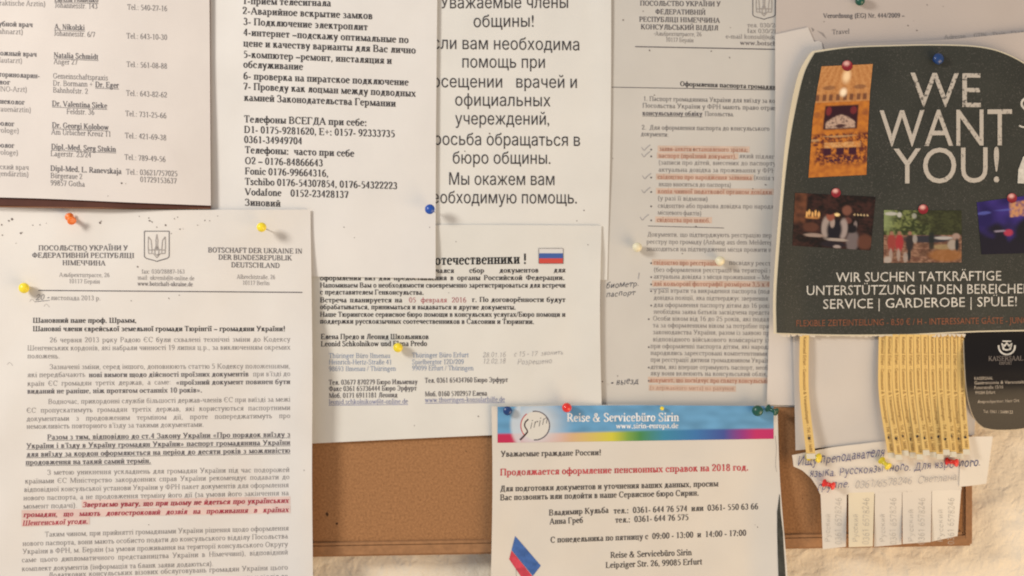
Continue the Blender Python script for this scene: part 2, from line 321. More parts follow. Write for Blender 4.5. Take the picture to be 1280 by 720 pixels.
def glyph(ch, wt):
    """wt: (stem, thin, serif?)"""
    key = (ch, wt)
    if key in CACHE: return CACHE[key]
    adv, spec = GL.get(ch, GL['о']); T, t, ser = wt; P = []
    def rect(x0, y0, x1, y1): P.append([(x0, y0), (x1, y0), (x1, y1), (x0, y1)])
    def ribbon(pts):
        L = []; R = []
        for i, p in enumerate(pts):
            a = pts[max(i - 1, 0)]; b = pts[min(i + 1, len(pts) - 1)]
            dx, dy = b[0] - a[0], b[1] - a[1]; l = math.hypot(dx, dy) or 1
            w = (t + (T - t) * abs(dy / l) ** 1.5) / 2; nx, ny = -dy / l * w, dx / l * w
            L.append((p[0] + nx, p[1] + ny)); R.append((p[0] - nx, p[1] - ny))
        for i in range(len(pts) - 1): P.append([L[i], R[i], R[i + 1], L[i + 1]])
    for s in spec.split('|'):
        if not s: continue
        q = s.split(); k = q[0]
        if k in 'Vv':
            x, y0, y1 = map(float, q[1:4]); w = T if k == 'V' else t; rect(x - w / 2, y0, x + w / 2, y1)
            fl = q[4] if len(q) > 4 and ser else ''; e = w / 2 + .05
            if 'b' in fl: rect(x - e, y0, x + e, y0 + t)
            if 't' in fl: rect(x - e, y1 - t, x + e, y1)
            if 'l' in fl: rect(x - e, y1 - t * 1.4, x, y1)
        elif k in 'Hk':
            x0, x1, y = map(float, q[1:4]); hh = t / 2 if k == 'H' else t * .9
            if k == 'H' and not ser and x1 - x0 < .2 and (abs(y - .445) < .001 or abs(y - .65) < .001 or y == .015): continue
            rect(x0, y - hh, x1, y + hh)
        elif k in 'Dd':
            x0, y0, x1, y1 = map(float, q[1:5]); w = (T if k == 'D' else t * 1.2) / 2
            l = math.hypot(x1 - x0, y1 - y0); nx, ny = -(y1 - y0) / l * w, (x1 - x0) / l * w
            P.append([(x0 + nx, y0 + ny), (x0 - nx, y0 - ny), (x1 - nx, y1 - ny), (x1 + nx, y1 + ny)])
        elif k == 'A':
            cx, cy, rx, ry, a0, a1 = map(float, q[1:7]); n = max(4, int(abs(a1 - a0) / 26))
            ribbon([(cx + rx * math.cos(math.radians(a0 + (a1 - a0) * i / n)), cy + ry * math.sin(math.radians(a0 + (a1 - a0) * i / n))) for i in range(n + 1)])
        elif k == 'P':
            z = list(map(float, q[1:])); ribbon(smooth_pl(list(zip(z[::2], z[1::2])), 3))
        elif k == 'O':
            x, y = map(float, q[1:3]); r = max(T * .55, .045)
            P.append([(x + r * math.cos(a * math.pi / 3), y + r * math.sin(a * math.pi / 3)) for a in range(6)])
    CACHE[key] = (adv, P); return CACHE[key]
REG = (.085, .044, True); BOLD = (.150, .062, True); HAND = (.05, .05, False); LIGHT = (.07, .03, True)
def type_lines(name, lines, h, m, parent, dz=0.00014, jit=0.0, seed=1):
    """lines: (x0, y0, x1, y1, em, text, weight[, flags]) in photograph pixels, baseline from (x0,y0) to (x1,y1). flags u underline, i italic, j justify"""
    rnd = random.Random(seed); V = []; F = []; k = 0
    for ln in lines:
        x0, y0, x1, y1, em, txt, wt = ln[:7]; fl = ln[7] if len(ln) > 7 else ''
        adv = [(.25 if c == ' ' else glyph(c, wt)[0] + (.02 if wt[0] > .1 else 0)) for c in txt]
        nat = sum(adv) * em; Lx = x1 - x0; sp = txt.count(' ')
        sc = Lx / nat; gap = 0
        if 'j' in fl and sp:
            sc = min(max(sc, .84), .98); gap = (Lx - nat * sc) / sp
        x = 0.0; sl = .2 if 'i' in fl else 0.0
        for c, a in zip(txt, adv):
            if c == ' ': x += a * em * sc + gap; continue
            _, polys = glyph(c, wt); jy = rnd.uniform(-jit, jit); js = 1 + rnd.uniform(-jit, jit) * .12; jr = rnd.uniform(-jit, jit) * .1
            for P in polys:
                b = len(V); k = (k + 1) % 9
                for gx, gy in P:
                    u = x + (gx + (sl + jr) * gy) * em * sc; fr = u / Lx
                    px = x0 + u; py = y0 + (y1 - y0) * fr - gy * em * js + jy
                    V.append(W(px, py, h(px, py) + dz + k * 3e-6))
                F.append(tuple(range(b, b + len(P))))
            x += a * em * sc
        if 'u' in fl:
            for P in line_poly(x0, y0 + em * .13, x1, y1 + em * .13, em * .06, max(3, int(Lx / 12))):
                b = len(V); V += [W(px, py, h(px, py) + dz) for px, py in P]; F.append(tuple(range(b, b + 4))[::-1])
    return mesh(name, V, F, m, parent)
def type_vertical(name, x, y0, y1, em, txt, wt, h, m, parent, bend=lambda y: 0, dz=0.00016, up=False, jit=0, seed=3):
    rnd = random.Random(seed); V = []; F = []
    adv = [(.25 if c == ' ' else glyph(c, wt)[0]) for c in txt]; sc = (y1 - y0) / (sum(adv) * em); u = 0
    for c, a in zip(txt, adv):
        if c != ' ':
            j = rnd.uniform(-jit, jit)
            for P in glyph(c, wt)[1]:
                b = len(V)
                for gx, gy in P:
                    s = (u + gx * em * sc)
                    if up: py = y1 - s; px = x - gy * em + j
                    else: py = y0 + s; px = x + gy * em + j
                    px += bend(py); V.append(W(px, py, h(px, py) + dz))
                F.append(tuple(range(b, b + len(P))))
        u += a * em * sc
    return mesh(name, V, F, m, parent)
def wind(p, L):
    w = 0
    for i in range(len(L)):
        a, b = L[i - 1], L[i]
        if (a[1] > p[1]) != (b[1] > p[1]) and p[0] < (b[0] - a[0]) * (p[1] - a[1]) / (b[1] - a[1]) + a[0]: w += 1 if b[1] > a[1] else -1
    return w
def sans_lines(name, lines, h, m, parent, dz=0.0002, offset=0.0, wt=0):
    """lines in the plain grotesque built into Blender: (x0,y0,x1,y1,em,text); the outlines are filled here"""
    V = []; F = []
    for x0, y0, x1, y1, em, txt in lines:
        c = bpy.data.curves.new('t', 'FONT'); c.body = txt; c.size = 1; c.resolution_u = 4 if em > 30 else 2; c.offset = offset; c.fill_mode = 'NONE'
        o = bpy.data.objects.new('t', c); COL.objects.link(o); bpy.context.view_layer.update()
        me = o.evaluated_get(bpy.context.evaluated_depsgraph_get()).to_mesh()
        co = [(v.co.x, v.co.y) for v in me.vertices]; nb = {}
        for e in me.edges:
            p, q = e.vertices; nb.setdefault(p, []).append(q); nb.setdefault(q, []).append(p)
        seen = set(); loops = []
        for s in nb:
            if s in seen: continue
            lp = [s]; seen.add(s); cur = s
            while True:
                nx = [q for q in nb[cur] if q not in seen]
                if not nx: break
                cur = cur + 1 if cur + 1 in nx else nx[0]; seen.add(cur); lp.append(cur)
            if len(lp) > 2: loops.append([co[k] for k in lp])
        lo = min(p[0] for L in loops for p in L); hi = max(p[0] for L in loops for p in L)
        # triangulate glyph clusters (loops that overlap in x) one at a time
        loops.sort(key=lambda L: min(p[0] for p in L)); cl = []
        for L in loops:
            l0, l1 = min(p[0] for p in L), max(p[0] for p in L)
            if cl and l0 <= cl[-1][1]: cl[-1][0].append(L); cl[-1][1] = max(cl[-1][1], l1)
            else: cl.append([[L], l1])
        for Ls, _ in cl:
            vs = [Vector(p) for L in Ls for p in L]; es = []; k0 = 0
            for L in Ls: es += [(k0 + k, k0 + (k + 1) % len(L)) for k in range(len(L))]; k0 += len(L)
            ov, _e, of, *_r = mathutils.geometry.delaunay_2d_cdt(vs, es, [], 0, 1e-6); b = len(V)
            for g_ in ov:
                fr = (g_.x - lo) / (hi - lo); px = x0 + (x1 - x0) * fr; py = y0 + (y1 - y0) * fr - g_.y * em
                V.append(W(px, py, h(px, py) + dz))
            for t in of:
                ce = (sum(ov[k].x for k in t) / len(t) + 1.3e-5, sum(ov[k].y for k in t) / len(t) + 1.7e-5)
                if sum(wind(ce, L) for L in Ls): F.append(tuple(b + k for k in t))
        bpy.data.objects.remove(o); bpy.data.curves.remove(c)
    return mesh(name, V, F, m, parent)
def sst(a, b, x):
    t = min(max((x - a) / (b - a), 0), 1); return t * t * (3 - 2 * t)
def und(px, py, s, a=0.0005):
    return a * (1 + math.sin(px * .019 + s) * math.cos(py * .015 + 1.7 * s) * .6 + .4 * math.sin(px * .043 + py * .031 + s * 3)) * .5
def gauss(px, py, cx, cy, r): return math.exp(-((px - cx) ** 2 + (py - cy) ** 2) / (r * r))
# ------------------------------------------------------------------ inks
BLK = ink('black_ink', (.05, .045, .047)); BLKS = ink('grey_ink', (.13, .12, .125)); FAD = ink('faded_ink', (.22, .20, .195)); SOFT = ink('soft_ink', (.085, .075, .07))
FAD2 = ink('pale_ink', (.33, .30, .28)); DEEP = ink('toner', (.02, .02, .02)); RED = ink('red_ink', (.50, .075, .085)); DRED = ink('dark_red_ink', (.36, .035, .06))
BLUI = ink('blue_grey_ink', (.19, .26, .40)); LNK = ink('link_ink', (.16, .18, .36)); PEN = ink('blue_ballpoint', (.03, .04, .17)); PENCIL = ink('pencil', (.34, .33, .34))
PENK = ink('black_ballpoint', (.07, .07, .09)); PINK = mat('pink_highlighter', (.70, .53, .47), .7, noise_scale=90, noise_amt=.08); ORNG = mat('orange_highlighter', (.60, .465, .375), .7, noise_scale=110, noise_amt=.10)
RUST = ink('red_marker_over_ink', (.41, .22, .165)); CREAM = ink('cream_print', (.62, .60, .54)); DIRT = mat('dirt', (.15, .12, .105), .9)

# ------------------------------------------------------------------ plaster wall (structure)
def wall():
    nx, ny = 300, 190; x0, x1, y0, y1 = -700, 1980, -700, 1300; hw = -0.016
    # finer rows where the plaster is seen
    v = []; f = []
    xs = [x0 + (x1 - x0) * i / nx for i in range(nx + 1)]
    xs = sorted([x0 + 60 * i for i in range(0, 11)] + [-80 + 4.2 * i for i in range(0, 345)] + [1400 + 60 * i for i in range(0, 10)])
    ys = sorted([y0 + 60 * i for i in range(0, 19)] + [440 + 4.2 * i for i in range(0, 80)] + [800 + 60 * i for i in range(0, 9)])
    for y in ys:
        for x in xs:
            p = Vector((x * .034, y * .034, 0)); a = noise.fractal(p, 1.0, 2.0, 4)
            b = noise.fractal(Vector((x * .013, y * .013, 3)), 1.0, 2.0, 3)
            h = hw + 0.0020 * max(a, -.10) + 0.0014 * b
            v.append((W(x, y, hw)[0], -h, W(x, y, hw)[2]))
    q = len(xs)
    for j in range(len(ys) - 1):
        for i in range(q - 1): a = j * q + i; f.append((a, a + q, a + q + 1, a + 1))
    m = mat('wall_plaster', (.72, .65, .53), .75, .3, 9, .06, .0004, 420, lumps=(120, .0020))
    mesh('wall', v, f, m, None, 'structure', True)
wall()

# ------------------------------------------------------------------ cork board
def box(name, x0, y0, x1, y1, h0, h1, m, parent, bev=0.0006, skew=0):
    a = W(x0, y0, h1); b = W(x1, y1, h1)
    bm = bmesh.new(); bmesh.ops.create_cube(bm, size=1)
    for v in bm.verts:
        v.co = Vector(((a[0] + b[0]) / 2 + v.co.x * (b[0] - a[0]), -(h0 + h1) / 2 + v.co.y * (h1 - h0), (a[2] + b[2]) / 2 + v.co.z * (a[2] - b[2])))
        v.co.z += skew * v.co.x
    bmesh.ops.bevel(bm, geom=bm.edges[:], offset=bev, segments=2, affect='EDGES')
    me = bpy.data.meshes.new(name); bm.to_mesh(me); bm.free()
    return link(name, me, m, parent)
zero = lambda x, y: 0.0
corkm = mat('cork', (.34, .172, .076), .85, .15, 620, .20, .0002, 1300, speck=(950, .59, .09, (.21, .10, .045)))
framem = mat('frame_wood', (.33, .17, .077), .6, .3, 300, .14, .0001, 800)
board = thing('cork_board', 'brown cork notice board with narrow wooden frame behind all the papers', 'notice board', W(600, 690, -.008))
SK = 0.017
box('cork_panel', -170, -200, 1204, 675, -.012, 0, corkm, board, .0003, SK)
box('frame_rail', -180, 676.5, 1216, 692.5, -.014, .0012, framem, board, .0014, SK)
box('frame_bead', -170, 673.8, 1203, 678.6, -.010, .0012, framem, board, .0005, SK)
box('frame_stile', 1205, -210, 1216, 675.9, -.014, .0014, framem, board, .0012, 0)
box('frame_rail', -180, -215, 1204, -201, -.014, .0014, framem, board, .0012, 0)
box('frame_stile', -191, -210, -181, 675.9, -.014, .0014, framem, board, .0012, 0)
rnd = random.Random(4)
holes = []
for _ in range(9):
    x, y, r = rnd.uniform(395, 1190), rnd.uniform(552, 668), rnd.uniform(.5, 1.3)
    holes.append([(x + r * math.cos(a) * rnd.uniform(.6, 1.2), y + r * math.sin(a) * rnd.uniform(.6, 1.2)) for a in [k * math.pi / 3.5 for k in range(7)]])
holes += [[(407, 642), (409, 640), (411, 643), (409, 646)], [(420, 653.5), (422, 653), (422.5, 655.5), (420, 656)]]
flat('pin_hole_marks', holes, zero, mat('hole_dark', (.06, .03, .015), .9), board, .0002, 'stuff')

def specks(parent, h, pts, m=DIRT, dz=.0002):
    r_ = random.Random(int(pts[0][0])); ps = []
    for x, y, r in pts:
        e = r_.uniform(.3, 1); a0 = r_.uniform(0, 3)
        ps.append([(x + r * math.cos(a0) * math.cos(a) - r * e * math.sin(a0) * math.sin(a), y + r * math.sin(a0) * math.cos(a) + r * e * math.cos(a0) * math.sin(a)) for a in [k * math.pi / 3 for k in range(6)]])
    flat('dirt_speck', ps, h, m, parent, dz, 'stuff')
def shield(parent, h, x0, y0, w, m, dz=.00016):
    hgt = w * 1.22
    P = lambda u, v: (x0 + u * w, y0 + v * hgt)
    o = [P(0, 0), P(1, 0), P(1, .84), P(.92, .9), P(.6, .97), P(.5, 1), P(.4, .97), P(.08, .9), P(0, .84), P(0, 0)]
    ps = path_poly(o, w * .035, False)
    tri = [[(.5, .1), (.46, .3), (.47, .5), (.5, .62), (.53, .5), (.54, .3), (.5, .1)],
           [(.16, .18), (.15, .5), (.17, .74), (.36, .74), (.5, .88), (.64, .74), (.83, .74), (.85, .5), (.84, .18)],
           [(.16, .18), (.27, .3), (.29, .5), (.3, .6), (.42, .62), (.46, .5)], [(.84, .18), (.73, .3), (.71, .5), (.7, .6), (.58, .62), (.54, .5)],
           [(.3, .6), (.3, .72)], [(.7, .6), (.7, .72)], [(.42, .62), (.42, .74), (.5, .8), (.58, .74), (.58, .62)], [(.17, .62), (.83, .62)]]
    flat('shield_outline', ps, h, m, parent, dz)
    ps = []
    for t in tri: ps += path_poly([P(*q) for q in t], w * .03, False)
    flat('trident_emblem', ps, h, FAD2, parent, dz + .00003)

# ------------------------------------------------------------------ 1 consular information page
hC = lambda x, y: .0008 + und(x, y, 1, .0004)
pC = thing('printed_page', 'long printed page of consular passport rules with red highlighted lines and bullet list', 'notice', W(860, 505, .001))
sheet('sheet', [(758, -40), (1010, -40)], [(748, 506), (1010, 509)], [(758, -40), (748, 506)], [(1010, -40), (1010, 509)], hC, paper('paper_grey', (.585, .565, .52)), pC)
type_lines('letterhead', [(800, 7, 901, 8, 9.3, 'ПОСОЛЬСТВО УКРАЇНИ У', BOLD), (819, 17.5, 882, 18.5, 9.3, 'ФЕДЕРАТИВНІЙ', BOLD),
    (799, 27, 900, 28.5, 9.3, 'РЕСПУБЛІЦІ НІМЕЧЧИНА', BOLD), (801, 36.5, 898, 38, 9.3, 'КОНСУЛЬСЬКИЙ ВІДДІЛ', BOLD)], hC, BLKS, pC)
type_lines('address', [(819, 44.5, 877, 45.5, 8, 'Альбрехтштрассе, 26', REG), (832, 52, 867, 53, 8, '10117 Берлін', REG), (934, 34, 985, 34.5, 8, 'тел. 030/28887', REG),
    (934, 41, 985, 42, 8, 'fax 030/28887', REG), (907, 48, 995, 49.5, 8, 'e-mail konsul@ukraine.de', REG), (925, 56, 992, 57.5, 8, 'www.botschaft.de', BOLD)], hC, FAD, pC)
shield(pC, hC, 941, -10, 28, BLKS)
each('ruled_line', [line_poly(794, 58.3, 985, 62, 1.3), line_poly(765, 109, 985, 112.6, .9), line_poly(810, 282.5, 905, 285, .8)], hC, BLKS, pC)
type_lines('title', [(850, 107.5, 983, 112, 8.8, 'Оформлення паспорта громадянина', BOLD, '')], hC, BLK, pC)
type_lines('introduction', [(804, 126, 985, 129, 8.6, '1. Паспорт громадянина України для виїзду за кордон', REG), (803, 134.5, 985, 138, 8.6, 'Посольства України у ФРН мають право отримати', REG),
    (803, 144, 878, 145, 8.6, 'консульському обліку', BOLD, 'u'), (881, 145, 918, 145.5, 8.6, 'Посольства.', REG),
    (802, 162, 962, 163.5, 8.6, '2.  Для оформлення паспорта до консульського', REG), (801, 170, 836, 171, 8.6, 'документи:', REG)], hC, BLKS, pC)
LI = [(189, 'R', 'заяви-анкети встановленого зразка;', 824, 935), (197.5, 'R', 'паспорт (проїзний документ),', 823, 921), (206, 'N', '(записи про дітей, внесених до паспорту', 823, 970), (215, 'N', 'актуальна довідка за проживання у ФРН', 823, 970),
      (224, 'R', 'свідоцтво про народження заявника', 822, 940), (233, 'N', 'якщо вноситься до паспорта)', 823, 914), (242, 'R', 'копія чинної податкової органом довідки', 822, 965), (250.5, 'N', '(у разі її відмови)', 822, 885),
      (260, 'N', 'свідоцтво або правова довідка про народження', 822, 985), (268.5, 'N', 'місцевого фактів)', 822, 877), (277.5, 'R', 'свідоцтва про шлюб.', 821, 888),
      (296, 'N', 'Документи, що підтверджують реєстрацію пере', 809, 968), (305, 'N', 'реєстру про громаду (Anhang aus dem Melderegi', 808, 968), (314, 'N', 'знаходиться на підтвердженні місця прожити на', 808, 968),
      (331, 'R', 'свідоцтво про реєстрацію,', 817, 900), (340, 'N', '(без оформлення реєстрації на території ні', 817, 968), (348.5, 'N', 'актуальна довідка з місця проживання – Meld', 817, 968), (357.5, 'R', 'дві кольорові фотографії розміром 3,5 x 4,5', 817, 968),
      (366, 'N', 'у разі втрати та викрадення паспорта (пода', 817, 966), (375, 'N', 'довідка поліції, яка підтверджує звернення', 817, 960), (384, 'N', 'для оформлення паспорту дітям до 16 років', 817, 966), (392.5, 'N', 'необхідна заява батьків засвідчена представ', 817, 966),
      (401, 'N', 'Особи віком від 16 до 25 років, які подали', 816, 966), (409.5, 'N', 'та за оформленням віком за потрібне при', 816, 962), (418, 'N', 'законодавства України, разом із заявою пр', 816, 962), (427, 'N', 'відповідного військового комісаріату із', 816, 962),
      (435.5, 'N', 'при оформленні паспорта дітям, які народж', 813, 965), (444, 'N', 'народились зареєстровані компетентними в', 813, 965), (452.5, 'N', 'при реєстрації дитини громадянином України', 813, 966), (461.5, 'N', 'дітям, які вперше отримують паспорт, необхі', 813, 966),
      (469.5, 'N', 'яку вони вклеюють на консульський облік,', 813, 960), (478, 'R', 'документ, що посвідчує про сплату консульського', 812, 968)]
each('highlighter_bar', [line_poly(a - 2, y - 3.2, min(b, 970) + 2, y - 2.2, 7.6, 20) for y, k, t, a, b in LI if k == 'R'] + [line_poly(811, 484.5, 920, 486, 7.5)], hC, ORNG, pC, .00006)
type_lines('rules_list', [(a, y - .3, b, y + .9, 8.6, t, REG, 'j') for y, k, t, a, b in LI if k == 'N'] + [(924, 197.5, 968, 198.5, 8.6, 'який підляг', REG), (942, 224.5, 972, 225.5, 8.6, '(копія та', REG), (911, 331, 968, 332, 8.6, 'посвідку реєстр', REG)], hC, FAD, pC)
type_lines('highlighted_line', [(a, y - .3, b, y + .9, 8.6, t, BOLD, '') for y, k, t, a, b in LI if k == 'R'] + [(812, 487, 918, 488, 8, '(з державного мита) на рахунок', LIGHT)], hC, RUST, pC)
for x, y in [(812, y) for y in (189, 197.5, 224, 242, 260, 277.5, 331, 348.5, 357.5, 366, 384)] + [(809, y) for y in (401, 436, 461.5, 478)]:
    flat('bullet_point', [[(x + 2 + 1.25 * math.cos(k), y - 2 - 1.25 * math.sin(k)) for k in range(6)]], hC, BLKS, pC)
ck = []
for x, y in ((803, 188), (803, 196), (804, 223.5), (803, 241), (801, 275)):
    ck.append(path_poly([(x - 1, y - 4), (x + 2, y), (x + 5, y - 3), (x + 10, y - 7)], .9))
ck += [path_poly([(799, 341), (798, 349)], 1.0), line_poly(812, 361.5, 836, 360.5, 1.0)]
each('pencil_tick', ck, hC, PENCIL, pC)
HW = (.07, .07, False)
for ln in [(757, 361, 799, 357, 11, 'биометр.', HW, 'i'), (757, 372, 794, 368, 10, 'паспорт', HW, 'i'), (763, 482, 798, 479, 12, '- выезд', HW, 'i')]: type_lines('handwriting', [ln], hC, PENK, pC, jit=.6)
specks(pC, hC, [(804, 14, .9), (779, 25, 1.0), (818, 42, .8), (812, 63, 1.1), (889, 64, .9), (912, 72, 1.0), (818, 119, .9), (867, 187, 1.3), (957, 231, 1.6), (941, 236, .9), (870, 283, 1.0), (853, 317, .8), (772, 470, 1.0), (766, 198, .6), (913, 34.5, .9)])

# ------------------------------------------------------------------ 2 community help page (large plain type)
hG = lambda x, y: .0016 + und(x, y, 2, .0004) + .0008 * sst(735, 765, x) * sst(330, 120, y)
pG = thing('printed_page', 'large-type Russian notice offering community members help, centred sans-serif lines', 'notice', W(640, 352, .002))
sheet('sheet', [(505, -40), (764, -40)], [(500, 350), (759, 350)], [(505, -40), (500, 350)], [(764, -40), (763.5, 150), (759, 350)], hG, paper('paper_white', (.71, .70, .655)), pG)
sans_lines('notice_text', [(550.5, 10.5, 710, 10, 21.5, 'Уважаемые члены'), (592, 34, 667, 33.5, 21.5, 'общины!'), (531, 61, 724, 63, 21.5, 'Если вам необходима'), (578, 84.5, 681, 85, 21.5, 'помощь при'),
    (531, 109, 721, 110, 21.5, 'посещении   врачей и'), (569, 132, 688, 133, 21.5, 'официальных'), (569, 155.5, 686.5, 156, 21.5, 'учереждений,'), (530, 181, 725, 182.5, 21.5, 'Просьба обращаться в'),
    (566, 204.5, 688, 205, 21.5, 'бюро общины.'), (561.5, 231, 693, 231.5, 21.5, 'Мы окажем вам'), (531, 254, 721, 254.5, 21.5, 'необходимую помощь.')], hG, BLK, pG, offset=0)
specks(pG, hG, [(612, 167, 1.2), (581, 189, .8), (730, 263, .9), (721, 276, .7)])

# ------------------------------------------------------------------ 3 compatriots page
hS = lambda x, y: .0026 + und(x, y, 3, .0004) + .0014 * sst(715, 754, x) * sst(280, 330, y) * sst(560, 500, y)
pS = thing('printed_page', 'Russian notice to compatriots with small tricolour flag at its top right corner', 'notice', W(560, 548, .003))
sheet('sheet', [(378, 283), (560, 281), (752, 282)], [(378, 555), (500, 549), (640, 543), (753, 540)], [(378, 283), (378, 555)], [(752, 282), (750, 400), (753, 540)], hS, paper('paper_white2', (.69, .68, .63), .0013), pS)
type_lines('heading', [(529, 331.5, 659, 329.5, 18.5, 'соотечественники !', BOLD)], hS, DEEP, pS)
type_lines('paragraph', [(400, 342, 707, 340.5, 9.4, 'В ближайшее время начался сбор документов для', BOLD, 'j'), (400, 350.5, 706, 350, 9.4, 'оформления виз для предоставления в органы Российской Федерации.', BOLD, 'j'),
    (400, 359.5, 707, 359.5, 9.4, 'Напоминаем Вам о необходимости своевременно зарегистрироваться для встречи', BOLD, 'j'), (400, 368, 530, 368.5, 9.4, 'с представителем Генконсульства.', BOLD),
    (400, 378, 503, 378, 9.4, 'Встреча планируется на', BOLD, 'j'), (590, 377.5, 707, 377.5, 9.4, 'г. По договорённости будут', BOLD, 'j'),
    (400, 386.5, 645, 387, 9.4, 'обрабатываться, приниматься и выдаваться и другие документы.', BOLD), (400, 396, 707, 396, 9.4, 'Наше Тюрингское сервисное бюро помощи в консульских услугах/Бюро помощи и', BOLD, 'j'),
    (400, 404.5, 668, 405, 9.4, 'поддержки русскоязычных соотечественников в Саксонии и Тюрингии.', BOLD)], hS, BLK, pS)
type_lines('meeting_date', [(511, 378, 583, 378, 9.4, '05 февраля 2016', REG, 'j')], hS, DRED, pS)
type_lines('signature_block', [(401, 424, 536, 424, 9.8, 'Елена Предо и Леонид Школьников', BOLD), (401, 433, 534, 432.5, 9.8, 'Leonid Schkolnikow und Elena Predo', BOLD)], hS, BLK, pS)
type_lines('address_block', [(411, 447.5, 488, 447.5, 9, 'Thüringer Büro Ilmenau', REG), (411, 455.5, 490, 455.5, 9, 'Heinrich-Hertz-Straße 41', REG), (411, 464, 495, 463.5, 9, '98693 Ilmenau / Thüringen', REG),
    (515, 447, 586, 446.5, 9, 'Thüringer Büro Erfurt', REG), (515, 455.5, 580, 455, 9, 'Spielbergtor 12D/209', REG), (515, 463, 592, 463, 9, '99099 Erfurt / Thüringen', REG)], hS, BLUI, pS)
for ln in [(603, 447, 632, 446, 9, '28.01.16', HAND, 'i'), (642, 446, 704, 443, 9, 'с 15 - 17  звонить', HAND, 'i'), (603, 455, 632, 454, 9, '12.02.18', HAND, 'i'), (646, 456, 690, 454, 10, 'Розрешено', HAND, 'i')]: type_lines('pencil_note', [ln], hS, PENCIL, pS, jit=.4)
type_lines('phone_block', [(411, 481, 522, 480, 9.2, 'Тел. 03677 870279 Бюро Ильменау', BOLD), (531, 478.5, 635, 477.5, 9.2, 'Тел. 0361 65434760 Бюро Эрфурт', BOLD), (411, 489, 521, 488, 9.2, 'Факс 0361 65736444 Бюро Эрфурт', BOLD),
    (411, 497.5, 497, 496.5, 9.2, 'Моб. 0171 6911181 Леонид', BOLD), (531, 495.5, 609, 494.5, 9.2, 'Моб. 0160 5702957 Елена', BOLD)], hS, BLKS, pS)
type_lines('web_address', [(411, 505.5, 510, 504.5, 9.2, 'leonid.schkolnikow@t-online.de', REG, 'u'), (531, 503, 631, 502, 9.2, 'www.thueringen-konsularhilfe.de', REG, 'u')], hS, LNK, pS)
def flagcol(u, v): return (.66, .65, .63) if v < .33 else ((.06, .12, .36) if v < .66 else (.58, .08, .06))
VP = vmat('colour_print', .45)
painted('tricolour_flag', ((673.5, 310.5), (704, 310.5), (704, 329.5), (673.5, 329.5)), hS, flagcol, VP, pS, 12, 30)
flat('flag_outline', path_poly([(673.5, 310.5), (704, 310.5), (704, 329.5), (673.5, 329.5), (673.5, 310.5)], .6, False), hS, FAD, pS, .0003)
specks(pS, hS, [(753, 477, 1.2), (598, 520.5, .9), (518, 532, .9), (735, 306, .8), (570, 302, .6), (561, 366, .6)])

# ------------------------------------------------------------------ 4 telephone list page (bold serif)
hZ = lambda x, y: .0040 + und(x, y, 4, .0004) + .0016 * sst(490, 546, x) * sst(250, 330, y)
pZ = thing('printed_page', 'white page of bold serif Russian services and telephone numbers, blue pin at its right edge', 'notice', W(400, 346, .004))
sheet('sheet', [(248, -40), (547, -40)], [(248, 343), (380, 345.5), (544.5, 348)], [(248, -40), (248, 343)], [(547, -40), (545, 170), (544.5, 348)], hZ, paper('paper_white3', (.715, .695, .66)), pZ)
type_lines('service_list', [(303, 5, 414, 8, 13.2, '1-прием телесигнала', BOLD), (303, 17.5, 466, 24, 13.2, '2-Аварийное вскрытие замков', BOLD), (304, 31, 460, 38, 13.2, '3- Подключение электроплит', BOLD),
    (304, 44.5, 511, 54, 13.2, '4-интернет –подскажу оптимальные по', BOLD), (304, 58, 520, 67, 13.2, 'цене и качеству варианты для Вас лично', BOLD), (304, 72, 490, 80, 13.2, '5-компютер –ремонт, инсталяция и', BOLD),
    (304, 84.5, 379, 87.5, 13.2, 'обслуживание', BOLD), (304, 99, 511, 107, 13.2, '6- проверка на пиратское подключение', BOLD), (304, 112, 520, 121, 13.2, '7- Проведу как лоцман между подводных', BOLD),
    (305, 126, 495, 133.5, 13.2, 'камней Законодательства Германии', BOLD)], hZ, BLK, pZ)
type_lines('phone_list', [(305, 153, 459, 157.5, 13.2, 'Телефоны ВСЕГДА при себе:', BOLD), (305, 166, 494, 171.5, 13, 'D1- 0175-9281620, E+: 0157- 92333735', BOLD), (305, 178.5, 378, 180.5, 13, '0361-34949704', BOLD),
    (306, 191.5, 443, 196, 13.2, 'Телефоны:  часто при себе', BOLD), (306, 205, 404, 208, 13, 'O2 – 0176-84866643', BOLD), (306, 218, 411, 221, 13, 'Fonic 0176-99664316,', BOLD),
    (306, 231, 497, 236.5, 13, 'Tschibo 0176-54307854, 0176-54322223', BOLD), (306, 244, 436, 247.5, 13, 'Vodafone    0152-23428137', BOLD), (306, 257, 351, 258.5, 13, 'Зиновий', BOLD)], hZ, BLK, pZ)
specks(pZ, hZ, [(537, 284, .7), (545, 281, .8), (430, 284, .8), (443, 297, .7)])

